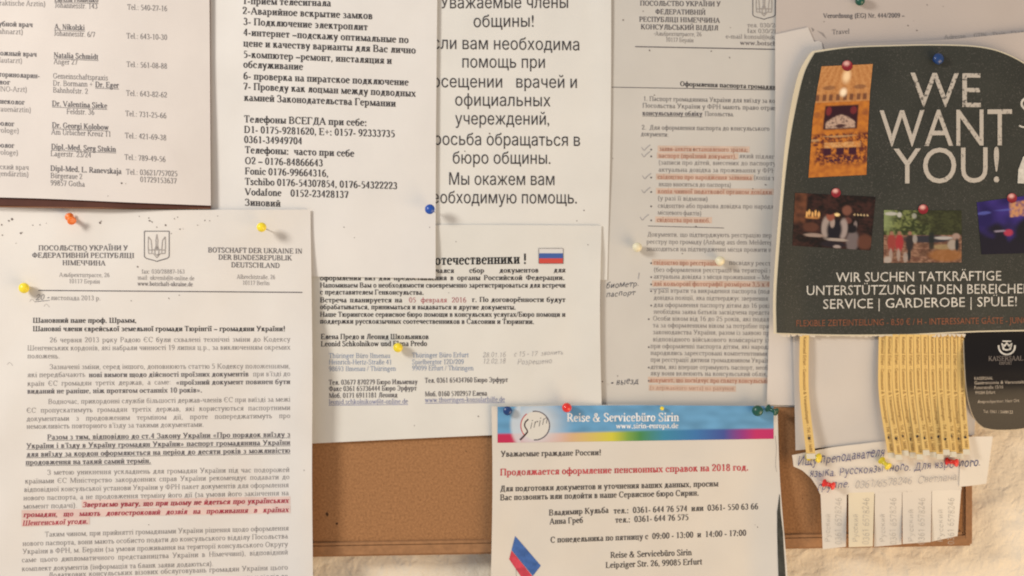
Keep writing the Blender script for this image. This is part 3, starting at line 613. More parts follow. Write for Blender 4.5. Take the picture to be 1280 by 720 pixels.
# ------------------------------------------------------------------ 5 Ukrainian embassy letter
def hL(x, y):
    return .0056 + und(x * 1.3, y * 1.5, 5, .0016) + .0105 * sst(300, 392, x) ** 1.5 * sst(285, 520, y) + .003 * sst(60, -10, x) * sst(380, 600, y) + .0012 * gauss(x, y, 150, 640, 120)
pL = thing('printed_page', 'Ukrainian embassy letter with shield emblem letterhead and a pink highlighted passage', 'letter', W(200, 719, .006))
sheet('sheet', [(-30, 258), (180, 262), (388, 262)], [(-30, 790), (392, 790)], [(-30, 258), (-30, 790)], [(388, 262), (390.5, 450), (390, 600), (392, 790)], hL, paper('paper_cream', (.70, .665, .615), .0015), pL, 60, 50)
type_lines('letterhead', [(48, 313, 160, 313, 9.4, 'ПОСОЛЬСТВО УКРАЇНИ У', BOLD), (40, 322, 168, 322.5, 9.4, 'ФЕДЕРАТИВНІЙ РЕСПУБЛІЦІ', BOLD), (78, 331.5, 132, 332, 9.4, 'НІМЕЧЧИНА', BOLD),
    (260, 315.5, 378, 317, 9.4, 'BOTSCHAFT DER UKRAINE IN', BOLD), (273, 324.5, 365, 325.5, 9.4, 'DER BUNDESREPUBLIK', BOLD), (289, 334, 350, 335, 9.4, 'DEUTSCHLAND', BOLD)], hL, BLKS, pL)
type_lines('address_block', [(74, 346, 137, 346.5, 8, 'Альбрехтштрассе, 26', REG), (86, 354, 125, 354.5, 8, '10117 Берлін', REG), (296, 348.5, 344, 349, 8, 'Albrechtstraße, 26', REG), (303, 356, 337, 356.5, 8, '10117 Berlin', REG),
    (177, 342, 231, 342, 8, 'fax: 030/28887-163', REG), (172, 349.5, 243, 350.5, 8, 'mail: ukremb@t-online.de', REG), (172, 357, 241, 358, 8, 'www.botschaft-ukraine.de', BOLD), (63, 375, 126, 375.5, 8.8, 'листопада 2013 р.', REG)], hL, FAD, pL)
type_lines('handwritten_date', [(44, 376, 62, 374, 10, '20 -', HAND, 'iu')], hL, PENK, pL, jit=.5)
shield(pL, hL, 180.5, 289, 31, BLKS)
flat('ruled_line', line_poly(48, 363, 378, 365.5, 1.3, 20), hL, BLKS, pL)
type_lines('salutation', [(41, 403.5, 171, 403.5, 9.6, 'Шановний пане проф. Шрамм,', BOLD), (41, 414, 357, 414, 9.6, 'Шановні члени єврейської земельної громади Тюрінгії – громадяни України!', BOLD)], hL, BLK, pL)
type_lines('paragraph', [(62, 428, 363, 427, 9.4, '26 червня 2013 року Радою ЄС були схвалені технічні зміни до Кодексу', REG, 'j'), (34, 438, 363, 437, 9.4, 'Шенгенських кордонів, які набрали чинності 19 липня ц.р., за виключенням окремих', REG, 'j'), (34, 448, 75, 448, 9.4, 'положень.', REG)], hL, FAD, pL)
type_lines('paragraph', [(62, 461.5, 363, 460.5, 9.4, 'Зазначені зміни, серед іншого, доповнюють статтю 5 Кодексу положеннями,', REG, 'j'), (34, 471.5, 107, 471, 9.4, 'які передбачають', REG), (316, 470.5, 363, 470, 9.4, "при в'їзді до", REG, 'j'),
    (34, 482.5, 214, 480.5, 9.4, 'країн ЄС громадян третіх держав, а саме:', REG, 'j')], hL, FAD, pL)
type_lines('bold_passage', [(111, 471.5, 311, 470.5, 9.4, 'нові вимоги щодо дійсності проїзних документів', BOLD, 'j'), (220, 481, 363, 480, 9.4, '«проїзний документ повинен бути', BOLD, 'j'), (34, 492, 253, 490.5, 9.4, 'виданий не раніше, ніж протягом останніх 10 років».', BOLD)], hL, BLKS, pL)
type_lines('paragraph', [(60, 505, 363, 502, 9.4, 'Водночас, прикордонні служби більшості держав-членів ЄС при виїзді за межі', REG, 'j'), (33, 516, 363, 512.5, 9.4, 'ЄС пропускатимуть громадян третіх держав, які користуються паспортними', REG, 'j'),
    (33, 526.5, 363, 522.5, 9.4, 'документами з продовженим терміном дії, проте попереджатимуть про', REG, 'j'), (33, 536, 255, 533.5, 9.4, "неможливість повторного в'їзду за такими документами.", REG)], hL, FAD, pL)
type_lines('underlined_passage', [(59, 549.5, 363, 546, 9.6, 'Разом з тим, відповідно до ст.4 Закону України «Про порядок виїзду з', BOLD, 'ju'), (33, 560.5, 363, 556, 9.6, "України і в'їзду в Україну громадян України» паспорт громадянина України", BOLD, 'ju'),
    (33, 571, 363, 566, 9.6, 'для виїзду за кордон оформлюється на період до десяти років з можливістю', BOLD, 'ju'), (32, 581, 189, 579, 9.6, 'продовження на такий самий термін.', BOLD, 'u')], hL, BLKS, pL)
type_lines('paragraph', [(59, 593.5, 362, 590, 9.4, 'З метою уникнення ускладнень для громадян України під час подорожей', REG, 'j'), (31, 604.5, 362, 599, 9.4, 'країнами ЄС Міністерство закордонних справ України рекомендує подавати до', REG, 'j'),
    (30, 615, 361, 609, 9.4, 'відповідної консульської установи України у ФРН пакет документів для оформлення', REG, 'j'), (29, 625.5, 361, 619, 9.4, 'нового паспорта, а не продовження терміну його дії (за умови його закінчення на', REG, 'j'), (29, 636, 97, 634.5, 9.4, 'момент подачі).', REG)], hL, FAD, pL)
flat('pink_highlighting', line_poly(102, 630, 363, 625.5, 10, 60) + line_poly(27, 642.8, 363, 636.3, 10, 80) + line_poly(27, 653.5, 112, 650.7, 9.5, 20), hL, PINK, pL, .00006)
type_lines('highlighted_passage', [(103, 634, 361, 628.5, 9.6, 'Звертаємо увагу, що при цьому не йдеться про українських', BOLD, 'ji'), (29, 646.5, 361, 640, 9.6, 'громадян, що мають довгостроковий дозвіл на проживання в країнах', BOLD, 'ji'), (28, 657, 110, 654.5, 9.6, 'Шенгенської угоди.', BOLD, 'i')], hL, DRED, pL, .0003)
type_lines('paragraph', [(56, 671, 361, 663, 9.4, 'Таким чином, при прийнятті громадянами України рішення щодо оформлення', REG, 'j'), (28, 682.5, 360, 673, 9.4, 'нового паспорта, вони мають особисто подати до консульського відділу Посольства', REG, 'j'),
    (28, 692.5, 360, 683, 9.4, 'України в ФРН, м. Берлін (за умови проживання на території консульського Округу', REG, 'j'), (27, 703, 360, 693, 9.4, 'саме цього дипломатичного представництва України в Німеччині), відповідний', REG, 'j'),
    (27, 714, 267, 707.5, 9.4, 'комплект документів (інформація та бланк заяви додаються).', REG), (60, 722, 360, 712, 9.4, 'Додаткових консульських візових обслуговувань громадян України цього', REG, 'j'), (27, 735, 360, 723, 9.4, 'центру не передбачено, тому просимо записуватись на прийом до консула у відділ до', REG, 'j')], hL, FAD, pL)
specks(pL, hL, [(15, 274, 1.6), (11, 276, 1.3), (2, 281, 1.0), (3, 294, .9), (26, 291.5, 1.4), (28, 290.5, .8), (50, 281, .9), (58, 279, .7), (41, 281.5, .8), (125, 278.5, 1.6), (126.5, 276.5, .8), (174, 270.5, .9), (187, 276, 1.6), (190, 277.5, 1.1), (186, 272.5, 1.0),
    (207, 281.5, 1.4), (173, 254, .8), (225, 286.5, 1.1), (229, 286, .9), (214, 292, 1.0), (196, 284, .8), (218, 273.5, 1.0), (222, 271.5, .7), (247, 281.5, 1.1), (256, 275.5, 1.0), (262, 276, .8), (272, 270, .7), (172, 333.5, 1.1), (211, 373, 1.2), (164, 376, .7), (224, 369, .7), (20, 304, .7), (135, 427.5, 1.0), (186, 656, .8), (380, 588, .8)])
sm = []
for (x, y) in ((12, 456), (40, 377), (58, 383)): flat('pencil_scribble', path_poly([(x - 3, y), (x, y - 3), (x + 4, y + 1)], .5), hL, FAD2, pL)

# ------------------------------------------------------------------ 6 doctors list on brown card
hB = lambda x, y: .0052 + .0055 * sst(60, 258, y) * sst(330, 120, x) + .0008 * math.sin(x * .01)
hD = lambda x, y: .0070 + .0055 * sst(60, 258, y) * sst(330, 120, x) + .0008 * math.sin(x * .01) + und(x, y, 6, .0003)
pB = thing('backing_card', 'dark brown card backing the doctors list, its edge showing along the bottom', 'card', W(130, 260, .017))
sheet('card', [(-30, -60), (262, -60)], [(-30, 256), (120, 259.5), (263, 260.5)], [(-30, -60), (-30, 256)], [(262, -60), (263, 260.5)], hB, mat('brown_card', (.085, .032, .022), .7, .2, 60, .15, .0001, 600), pB, 20, 20, .0016)
flat('cut_edge', [[(-10, 257.5), (120, 259.3), (120, 260.8), (-10, 259)], [(120, 259.3), (263, 260.2), (263, 261), (120, 260.8)]], lambda x, y: hB(x, y), mat('brown_card_edge', (.22, .10, .05), .8), pB, .0003)
pD = thing('printed_page', 'typed list of doctors with addresses and telephone numbers, on a brown card', 'notice', W(130, 250, .019))
sheet('sheet', [(-30, -60), (261.5, -60)], [(-30, 246), (60, 248.5), (160, 253), (263.5, 257)], [(-30, -60), (-30, 246)], [(261.5, -60), (263.5, 257)], hD, paper('paper_rosy', (.66, .61, .565)), pD, 24, 24)
type_lines('name_column', [(68, 2, 123, 3, 10.2, 'Larissa Homenko', BOLD, 'u'), (68, 36.5, 106, 38, 10.2, 'A. Nikolski', BOLD, 'u'), (67, 72, 123, 74.5, 10.2, 'Natalia Schmidt', BOLD, 'u'), (119, 109, 148.5, 110, 10.4, 'Dr. Eger', BOLD, 'u'),
    (65, 132.5, 134, 135.5, 10.2, 'Dr. Valentina Sieke', BOLD, 'u'), (65, 159.5, 136, 162.5, 10.2, 'Dr. Georgi Kolobow', BOLD, 'u'), (64, 186.5, 145, 190, 10.2, 'Dipl.-Med. Serg Stukin', BOLD, 'u'), (63, 213.5, 152, 217.5, 10.2, 'Dipl-Med. L. Ranevskaja', BOLD)], hD, BLKS, pD)
type_lines('street_column', [(68, 9.5, 122, 11, 10, 'Johannesstr. 143', REG), (67, 44.5, 119, 46.5, 10, 'Johannesstr. 6/7', REG), (67, 80, 97, 81, 10, 'Anger 27', REG), (66, 98, 135, 100.5, 10, 'Gemeinschaftspraxis', REG), (66, 107, 116, 108.5, 10, 'Dr. Bormann +', REG),
    (66, 115.5, 110, 117.5, 10, 'Bahnhofstr. 2', REG), (83, 142.5, 118, 143.5, 10, 'Feldstr. 36', REG), (64, 168, 139, 171, 10, 'Am Urbicher Kreuz 11', REG), (63, 195, 114, 197, 10, 'Lagerstr. 23/24', REG), (63, 222.5, 103, 224, 10, 'Bürgeraue 2', REG), (63, 231.5, 106, 233.5, 10, '99857 Gotha', REG)], hD, BLKS, pD)
type_lines('telephone_column', [(159, 12, 209, 14, 10.2, 'Tel.: 540-27-16', REG), (158, 48, 209, 50, 10.2, 'Tel.: 643-10-30', REG), (158, 83.5, 209, 86, 10.2, 'Tel.: 561-08-88', REG), (157.5, 119.5, 209, 122, 10.2, 'Tel.: 643-82-62', REG), (156.5, 145, 208, 148, 10.2, 'Tel.: 731-25-66', REG),
    (156, 172.5, 208, 175.5, 10.2, 'Tel.: 421-69-38', REG), (155.5, 199.5, 207, 202.5, 10.2, 'Tel.: 789-49-56', REG), (157.5, 218, 222, 220.5, 10.2, 'Tel.: 03621/757025', REG), (175, 227.5, 221, 229.5, 10.2, '01729153637', REG)], hD, BLKS, pD)
type_lines('speciality_column', [(-6, 32.5, 41, 34, 9.8, 'зубной врач', BOLD), (-6, 69, 46, 71, 9.8, 'Кожный врач', BOLD), (-8, 95.5, 50, 98, 9.8, 'Оториноларин-', BOLD), (-12, 105, 13, 106, 9.8, 'голог', BOLD), (-10, 129, 31, 131, 9.8, 'Гинеколог', BOLD), (-10, 156.5, 18, 158, 9.8, 'Уролог', BOLD), (-10, 184, 18, 185, 9.8, 'Уролог', BOLD)], hD, BLKS, pD)
type_lines('speciality_column', [(-8, 6.5, 57, 8, 9.8, '(praktische Ärztin)', REG), (-10, 42, 29, 43, 9.8, '(Zahnarzt)', REG), (-8, 78, 28, 79, 9.8, '(Hautarzt)', REG), (-8, 114, 34, 115, 9.8, '(HNO-Arzt)', REG), (-10, 139, 39, 140.5, 9.8, '(Frauenärztin)', REG),
    (-12, 165.5, 24, 166.5, 9.8, '(Urologe)', REG), (-12, 193, 23, 194, 9.8, '(Urologe)', REG), (-14, 211, 36, 212.5, 9.8, 'Детский врач', REG), (-14, 219.5, 36, 221, 9.8, '(Jugendärztin)', REG)], hD, FAD, pD)
specks(pD, hD, [(152, 229, 1.2), (135, 245, .8), (157, 229.5, .6), (70, 262 - 30, .4)])
# ------------------------------------------------------------------ 7 travel office page
def hR(x, y): return .0050 + und(x * 1.3, y * 1.4, 7, .0011) + .0075 * sst(930, 985, x) * sst(560, 690, y) + .002 * sst(650, 610, x) * sst(560, 700, y)
pR = thing('printed_page', 'travel office notice with a blue and rainbow banner across its top', 'notice', W(800, 719, .005))
sheet('sheet', [(614.5, 508), (700, 506.5), (830, 506.5), (972, 512)], [(612, 800), (988, 800)], [(614.5, 508), (615.5, 620), (612, 800)], [(972, 512), (975, 600), (984, 715), (988, 800)], hR, paper('paper_warm', (.66, .62, .55), .0012), pR, 60, 40)
def ban(u, v):
    px, py = 622 + 345 * u, 508 + 45 * v
    blue = (.13, .33, .55); n = noise.noise(Vector((px * .05, py * .11, 2))); blue = tuple(c * (1 + .25 * n) for c in blue)
    lim = .75 - .06 * sst(700, 900, px) + .0 * v
    stops = [(622, (.50, .03, .09)), (640, (.50, .03, .09)), (655, (.58, .22, .25)), (700, (.62, .38, .30)), (735, (.62, .47, .16)), (765, (.60, .56, .06)), (785, (.20, .36, .07)), (800, (.07, .25, .08)), (830, (.05, .24, .38)), (870, (.05, .18, .42)), (905, (.06, .09, .32)), (928, (.28, .04, .22)), (945, (.50, .03, .14)), (970, (.50, .03, .14))]
    for (a, ca), (b, cb) in zip(stops, stops[1:]):
        if px <= b: k = max(0, (px - a) / (b - a)); rb = tuple(ca[i] + (cb[i] - ca[i]) * k for i in range(3)); break
    else: rb = stops[-1][1]
    k = sst(lim - .03, lim + .03, v); c = tuple(blue[i] * (1 - k) + rb[i] * k for i in range(3))
    gl = max(0, 1 - max(0, math.hypot(px - 668, (py - 531)) - 17) / 34) ** 1.4 * .85
    if px < 668: gl = sst(35.5, 30, math.hypot(px - 671, (py - 531) * .9)) * .78 if px < 650 else gl
    w = (.62, .66, .68)
    return tuple(c[i] * (1 - gl) + w[i] * gl for i in range(3))
BT = ([(622, 508.5), (700, 507), (800, 506.5), (967, 507.5)], [(622, 553.5), (800, 551), (967, 548.5)], [(622, 508.5), (622, 553.5)], [(967, 507.5), (967, 548.5)])
painted('rainbow_banner', BT, hR, ban, VP, pR, 210, 30)
circ = lambda cx, cy, r, n=28: [(cx + r * math.cos(2 * math.pi * k / n), cy + r * math.sin(2 * math.pi * k / n)) for k in range(n)]
flat('logo_disc', [circ(669, 532, 17.6)[::-1]], hR, mat('logo_white', (.66, .64, .58), .6), pR, .00026)
def arc(cx, cy, r, a0, a1, n=14): return [(cx + r * math.cos(math.radians(a0 + (a1 - a0) * k / n)), cy + r * math.sin(math.radians(a0 + (a1 - a0) * k / n))) for k in range(n + 1)]
flat('logo_ring', path_poly(arc(669, 532, 18, -100, 95), 1.5, False), hR, ink('ring_slate', (.16, .15, .17)), pR, .0003)
flat('logo_ring', path_poly(arc(669, 532, 18, 140, 235), 1.2, False), hR, ink('ring_rose', (.55, .10, .10)), pR, .00031)
flat('logo_handle', path_poly([(660.5, 524), (656.5, 528), (656, 533), (658.5, 537), (659.5, 540)], 1.6) + path_poly([(659.5, 540), (655, 545), (650, 550)], 2.0), hR, ink('logo_brown', (.05, .03, .03)), pR, .00034)
type_lines('logo_lettering', [(661, 537, 685, 529, 15, 'irin', HAND, 'i')], hR, BLKS, pR, .00034, jit=.4)
WHT = ink('white_print', (.74, .76, .76))
type_lines('banner_title', [(708.5, 527, 849, 526.5, 15.5, 'Reise & Servicebüro Sirin', BOLD)], hR, WHT, pR, .0003)
type_lines('banner_address', [(770, 535.5, 848, 535, 9.4, 'www.sirin-europa.de', BOLD)], hR, WHT, pR, .0003)
type_lines('greeting', [(626, 571, 752, 569, 10.8, 'Уважаемые граждане России!', BOLD)], hR, SOFT, pR)
type_lines('red_heading', [(625, 594.5, 936, 588, 12.6, 'Продолжается оформление пенсионных справок на 2018 год.', BOLD)], hR, RED, pR)
type_lines('paragraph', [(625, 614.5, 898, 608, 11, 'Для подготовки документов и уточнения ваших данных, просим', BOLD), (625, 625.5, 874, 619.5, 11, 'Вас позвонить или подойти в наше Сервисное бюро Сирин.', BOLD)], hR, SOFT, pR)
type_lines('contact_list', [(686, 644.5, 761, 641, 11, 'Владимир Кульба', BOLD), (767, 642, 948, 636.5, 11, 'тел.:  0361- 644 76 574  или  0361- 550 63 66', BOLD), (687, 655.5, 729, 653.5, 11, 'Анна Греб', BOLD), (769, 653.5, 861, 650, 11, 'тел.:  0361- 644 76 575', BOLD)], hR, SOFT, pR)
type_lines('opening_hours', [(688, 678.5, 933, 669.5, 11, 'С понедельника по пятницу с  09:00 - 13:00  и  14:00 - 17:00', BOLD)], hR, SOFT, pR)
type_lines('office_address', [(763, 697.5, 865, 694, 11, 'Reise & Servicebüro Sirin', BOLD), (757, 710, 878, 705.5, 11, 'Leipziger Str. 26, 99085 Erfurt', BOLD)], hR, SOFT, pR)
flat('flag_blue_stripe', [[(644, 670), (676, 707), (666, 720), (639.5, 687.5)]], hR, ink('flag_blue', (.055, .13, .36)), pR, .0002)
flat('flag_red_stripe', [[(639.3, 688), (665.6, 720.3), (657, 729), (636.5, 699)]], hR, ink('flag_red', (.55, .06, .09)), pR, .0002)
flat('flag_pole', path_poly([(645, 708), (645.6, 726)], .5, False), hR, FAD2, pR)
# dark streak widening down the right margin
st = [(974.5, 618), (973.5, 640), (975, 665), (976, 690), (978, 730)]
flat('dark_streak', [[(a[0] - w0, a[1]), (a[0] + w0, a[1]), (b[0] + w1, b[1]), (b[0] - w1, b[1])] for a, b, w0, w1 in zip(st, st[1:], (.3, 2.2, 3.6, 4.0), (2.2, 3.6, 4.0, 4.6))], hR, mat('soft_black', (.055, .055, .045), .8, .2, 300, .3), pR, .0002)
flat('crease_mark', path_poly([(969, 545), (970.5, 560), (969.5, 580), (971, 590)], .5), hR, FAD2, pR)
specks(pR, hR, [(724, 498 + 12, .1), (944, 656, .8), (947, 659, 1.0)])

# ------------------------------------------------------------------ 8 sheets behind the flyer
hV = lambda x, y: .0024 + und(x, y, 8, .0004)
pV = thing('printed_page', 'off-white sheet with one small heading line, above the green flyer', 'notice', W(1120, 60, .003))
sheet('sheet', [(972, -60), (1320, -60)], [(968, 96), (1320, 96)], [(972, -60), (968, 96)], [(1320, -60), (1320, 96)], hV, paper('paper_pinkish', (.53, .475, .435)), pV, 30, 16)
type_lines('heading', [(1029, 22.5, 1131, 22, 8.6, 'Verordnung (EG) Nr. 444/2009 –', BOLD, ''), (1040, 43, 1062, 42, 9, 'Travel', REG)], hV, BLKS, pV)
type_lines('faint_line', [(1180, 49, 1207, 47.5, 8, 'Adresse', REG), (1217, 47, 1233, 46, 8, 'GTIN', REG), (1240, 45.5, 1257, 44.5, 8, 'Train', REG), (1263, 44, 1290, 42.5, 8, 'Daten', REG)], hV, FAD2, pV)
flat('printed_arrow', [[(1021, 38), (1029, 41), (1033.5, 49)], [(1014, 34), (1018, 37), (1016, 40)]], hV, FAD2, pV)
specks(pV, hV, [(1135, 32, 1.1), (1146, 38, 1.1), (1030, 27, .8), (1142, 26, .6), (1159, 6, .7), (1179, 8, .6)])
hW = lambda x, y: .0031 + und(x, y, 9, .0003) + .0012 * sst(30, 120, y) * sst(300, 150, y)
pW = thing('blank_sheet', 'blank white sheet behind the left edge of the green flyer, full height', 'paper', W(1000, 505, .004))
sheet('sheet', [(969, 43), (1010, 34)], [(958.5, 506), (1060, 508)], [(969, 43), (968.5, 200), (963, 330), (961, 420), (958.5, 506)], [(1010, 34), (1019, 55), (1032, 90), (1060, 508)], hW, paper('paper_blank', (.64, .60, .555), .0014), pW, 20, 50)
hT = lambda x, y: .0052 + und(x, y, 10, .0005) + .003 * sst(500, 570, y)
pT = thing('blank_sheet', 'blank off-white sheet hanging behind the yellow tear-off strips', 'paper', W(1100, 555, .005))
sheet('sheet', [(990, 380), (1226, 380)], [(994.5, 563), (1100, 553), (1218, 544)], [(990, 380), (992.5, 470), (994.5, 563)], [(1226, 380), (1218, 544)], hT, paper('paper_blank2', (.60, .56, .51), .0016), pT, 30, 24)
hV2 = lambda x, y: .0062 + und(x, y, 12, .0003)
pV2 = thing('blank_sheet', 'thin pinkish sheet whose slanted top edge shows just above the green flyer', 'paper', W(1160, 60, .006))
sheet('sheet', [(1060, 55), (1175, 50), (1320, 36)], [(1060, 120), (1320, 120)], [(1060, 55), (1060, 120)], [(1320, 36), (1320, 120)], hV2, paper('paper_pinkish', (.53, .475, .435)), pV2, 20, 6)

# ------------------------------------------------------------------ 9 dark green flyer
def hF(x, y): return .0092 + und(x, y, 11, .0005) + .0035 * sst(1010, 968, x) + .0025 * gauss(x, y, 1240, 60, 90)
pF = thing('flyer', 'dark green restaurant flyer reading WE WANT YOU with four colour photographs', 'poster', W(1120, 417, .009))
top = [(1018.5, 66), (1060, 60), (1110, 58), (1170, 57), (1225, 59.5), (1262, 70), (1300, 92)]
left = [(1018.5, 66), (1006, 90), (996, 130), (987, 180), (980, 240), (974.5, 310), (970.5, 370), (971, 416)]
bot = [(971, 416), (1040, 418), (1130, 417.5), (1220, 413.5), (1300, 412)]
sheet('sheet', [(1012, 67), (1018, 63.5)] + [(x, y - 1.6) for x, y in top[1:]], [(967, 417)] + [(x, y + 1.8) for x, y in bot[1:]], [(1012, 67), (999, 90), (989, 130), (981.5, 180), (976, 240), (970, 310), (966.5, 370), (967, 417)], [(1300, 90.4), (1300, 413.8)], hF, paper('flyer_white', (.66, .60, .45), .0006), pF, 60, 60)
gm = mat('flyer_green', (.036, .038, .030), .42, .35, 30, .12, .00005, 900, speck=(1200, .60, .05, (.085, .08, .07)))
sheet('printed_ground', top, bot, left, [(1300, 92), (1300, 412)], lambda x, y: hF(x, y) + .0003, gm, pF, 60, 60, .00015)
WEAR = ink('worn_white_print', (.50, .46, .40), (420, .53, .10, (.14, .13, .115)))
hF3 = lambda x, y: hF(x, y) + .0004
WEAR2 = ink('print_white_light_wear', (.50, .46, .40), (500, .60, .10, (.20, .185, .165)))
sans_lines('slogan', [(1138, 133, 1226, 134, 62, 'WE')], hF3, WEAR, pF, .0003, 0)
sans_lines('slogan', [(1099.5, 183, 1265, 181.5, 66, 'WANT'), (1117, 229.5, 1249, 227.5, 64, 'YOU!')], hF3, WEAR2, pF, .0003, 0)
sans_lines('recruiting_text', [(1045, 352.5, 1251.5, 350.5, 17.3, 'WIR SUCHEN TATKRÄFTIGE'), (1008.5, 369, 1290, 366.5, 17.3, 'UNTERSTÜTZUNG IN DEN BEREICHEN'), (1029, 386, 1271, 382.5, 17.3, 'SERVICE | GARDEROBE | SPÜLE!')], hF3, CREAM, pF, .0002, 0)
sans_lines('footer_text', [(995.5, 408, 1320, 403.5, 11.3, 'FLEXIBLE ZEITEINTEILUNG - 8,50 € / H - INTERESSANTE GÄSTE - JUNGES TEAM')], hF3, ink('rust_print', (.26, .10, .055)), pF, .0002, 0)
def N2(u, v, s, k=1): return noise.noise(Vector((u * s, v * s, k * 7.3)))
def mixc(a, b, k): k = min(max(k, 0), 1); return tuple(a[i] * (1 - k) + b[i] * k for i in range(3))
def blob(u, v, cx, cy, rx, ry, e=.25): return sst(1 + e, 1 - e, math.hypot((u - cx) / rx, (v - cy) / ry))
def hall(u, v):
    f1 = N2(u, v * 2.2, 14, 2); f2 = N2(u, v * 2.2, 34, 5)
    c = mixc((.56, .20, .03), (.40, .13, .025), .5 + f1)
    if v < .33:
        c = mixc((.42, .17, .05), (.58, .28, .10), .4 + .8 * abs(math.sin((u - .5) * 9 / (.25 + v))) ** 3 * .6 + f2 * .6); c = mixc(c, (.13, .05, .03), .85 * sst(.25, .27, v) * sst(.325, .31, v) * (1 if math.sin(u * 50) > -.1 else .2))
        c = mixc(c, (.16, .07, .04), .6 * (blob(u, v, .22, .2, .12, .02) + blob(u, v, .8, .2, .12, .02)))
    else: c = mixc(c, (.22, .07, .03), .5 * (blob(u, v, .06, .44, .06, .03) + blob(u, v, .93, .43, .06, .03)))
    c = mixc(c, (.98, .72, .42), blob(u, v, .52, .10, .07, .055, .7) * .9); c = mixc(c, (1, .82, .58), blob(u, v, .50, .245, .06, .035, .6))
    c = mixc(c, (.035, .010, .016), sst(.18, .21, u) * sst(.82, .79, u) * sst(.355, .37, v) * sst(.585, .57, v))
    c = mixc(c, (.30, .04, .04), .6 * blob(u, v, .27, .41, .05, .04) + .5 * blob(u, v, .72, .41, .06, .035))
    c = mixc(c, (.52, .36, .27), sst(0, .02, v - (.44 + .55 * abs(u - .5) ** 1.6)) * sst(.28, .24, abs(u - .5)) * sst(.575, .56, v) * (.85 + .9 * f2)); c = mixc(c, (.07, .03, .03), blob(u, v, .50, .548, .09, .016))
    if v > .59:
        k = sst(.60, .63, v) * sst(.93, .86, v) * (1 if v < .72 else sst(.52, .40, abs(u - .55))); c = mixc(c, (.11, .025, .02), k * min(1, max(0, .62 + 1.5 * f2 + 1.0 * f1)))
        c = mixc(c, (.66, .36, .14), .85 * sst(.69, .70, v) * sst(.75, .735, v) * sst(.34, .30, abs(u - .56)) * (.9 + f2)); c = mixc(c, (.5, .3, .14), .8 * (blob(u, v, .06, .67, .09, .012) + blob(u, v, .5, .64, .3, .008)))
        for x in (.30, .52, .74): c = mixc(c, (.05, .012, .025), sst(.075, .06, abs(u - x)) * sst(.74, .75, v) * sst(.82, .80, v))
        c = mixc(c, (.06, .015, .03), sst(.3, .22, abs(u - .55)) * sst(.82, .83, v) * sst(.89, .86, v) * min(1, max(0, .75 + 2 * f2)))
    return c
def waiter(u, v):
    c = mixc((.012, .008, .007), (.05, .02, .016), .4 + N2(u, v, 6) + .8 * N2(u, v, 22, 4)); c = mixc(c, (.16, .06, .03), sst(.17, .13, u) * sst(.62, .5, v) * (.7 + .6 * N2(u, v, 12)))
    for x in (.16, .19, .23, .27, .31): c = mixc(c, (.75, .42, .14), blob(u, v, x, .38 + .02 * math.sin(x * 90), .014, .06))
    c = mixc(c, (.55, .25, .07), .7 * blob(u, v, .23, .45, .09, .025)); c = mixc(c, (.9, .66, .3), blob(u, v, .54, .37, .035, .03))
    for x in (.76, .80, .84, .88, .92): c = mixc(c, (.6, .45, .25), blob(u, v, x, .355, .012, .018))
    c = mixc(c, (.22, .09, .06), .8 * blob(u, v, .66, .28, .06, .09)); c = mixc(c, (.13, .05, .04), blob(u, v, .68, .47, .05, .06))
    c = mixc(c, (.20, .16, .15), blob(u, v, .78, .57, .025, .1)); c = mixc(c, (.16, .13, .13), blob(u, v, .76, .85, .08, .2)); c = mixc(c, (.012, .01, .012), blob(u, v, .74, .62, .07, .08))
    c = mixc(c, (.13, .05, .03), .8 * blob(u, v, .92, .85, .1, .14) + .7 * blob(u, v, .22, .63, .1, .09))
    c = mixc(c, (.34, .28, .25), blob(u, v, .41, .62, .055, .2)); c = mixc(c, (.34, .28, .26), blob(u, v, .63, .63, .055, .19)); c = mixc(c, (.32, .24, .20), blob(u, v, .27, .78, .13, .035))
    c = mixc(c, (.012, .011, .016), blob(u, v, .52, .66, .095, .20)); c = mixc(c, (.36, .28, .24), blob(u, v, .49, .53, .03, .09)); c = mixc(c, (.26, .08, .05), blob(u, v, .46, .41, .052, .085))
    c = mixc(c, (.02, .01, .01), blob(u, v, .45, .33, .05, .05)); c = mixc(c, (.36, .30, .26), blob(u, v, .56, .84, .14, .03)); c = mixc(c, (.02, .015, .02), blob(u, v, .52, .93, .16, .06)); c = mixc(c, (.34, .28, .26), blob(u, v, .57, .97, .05, .03))
    return c
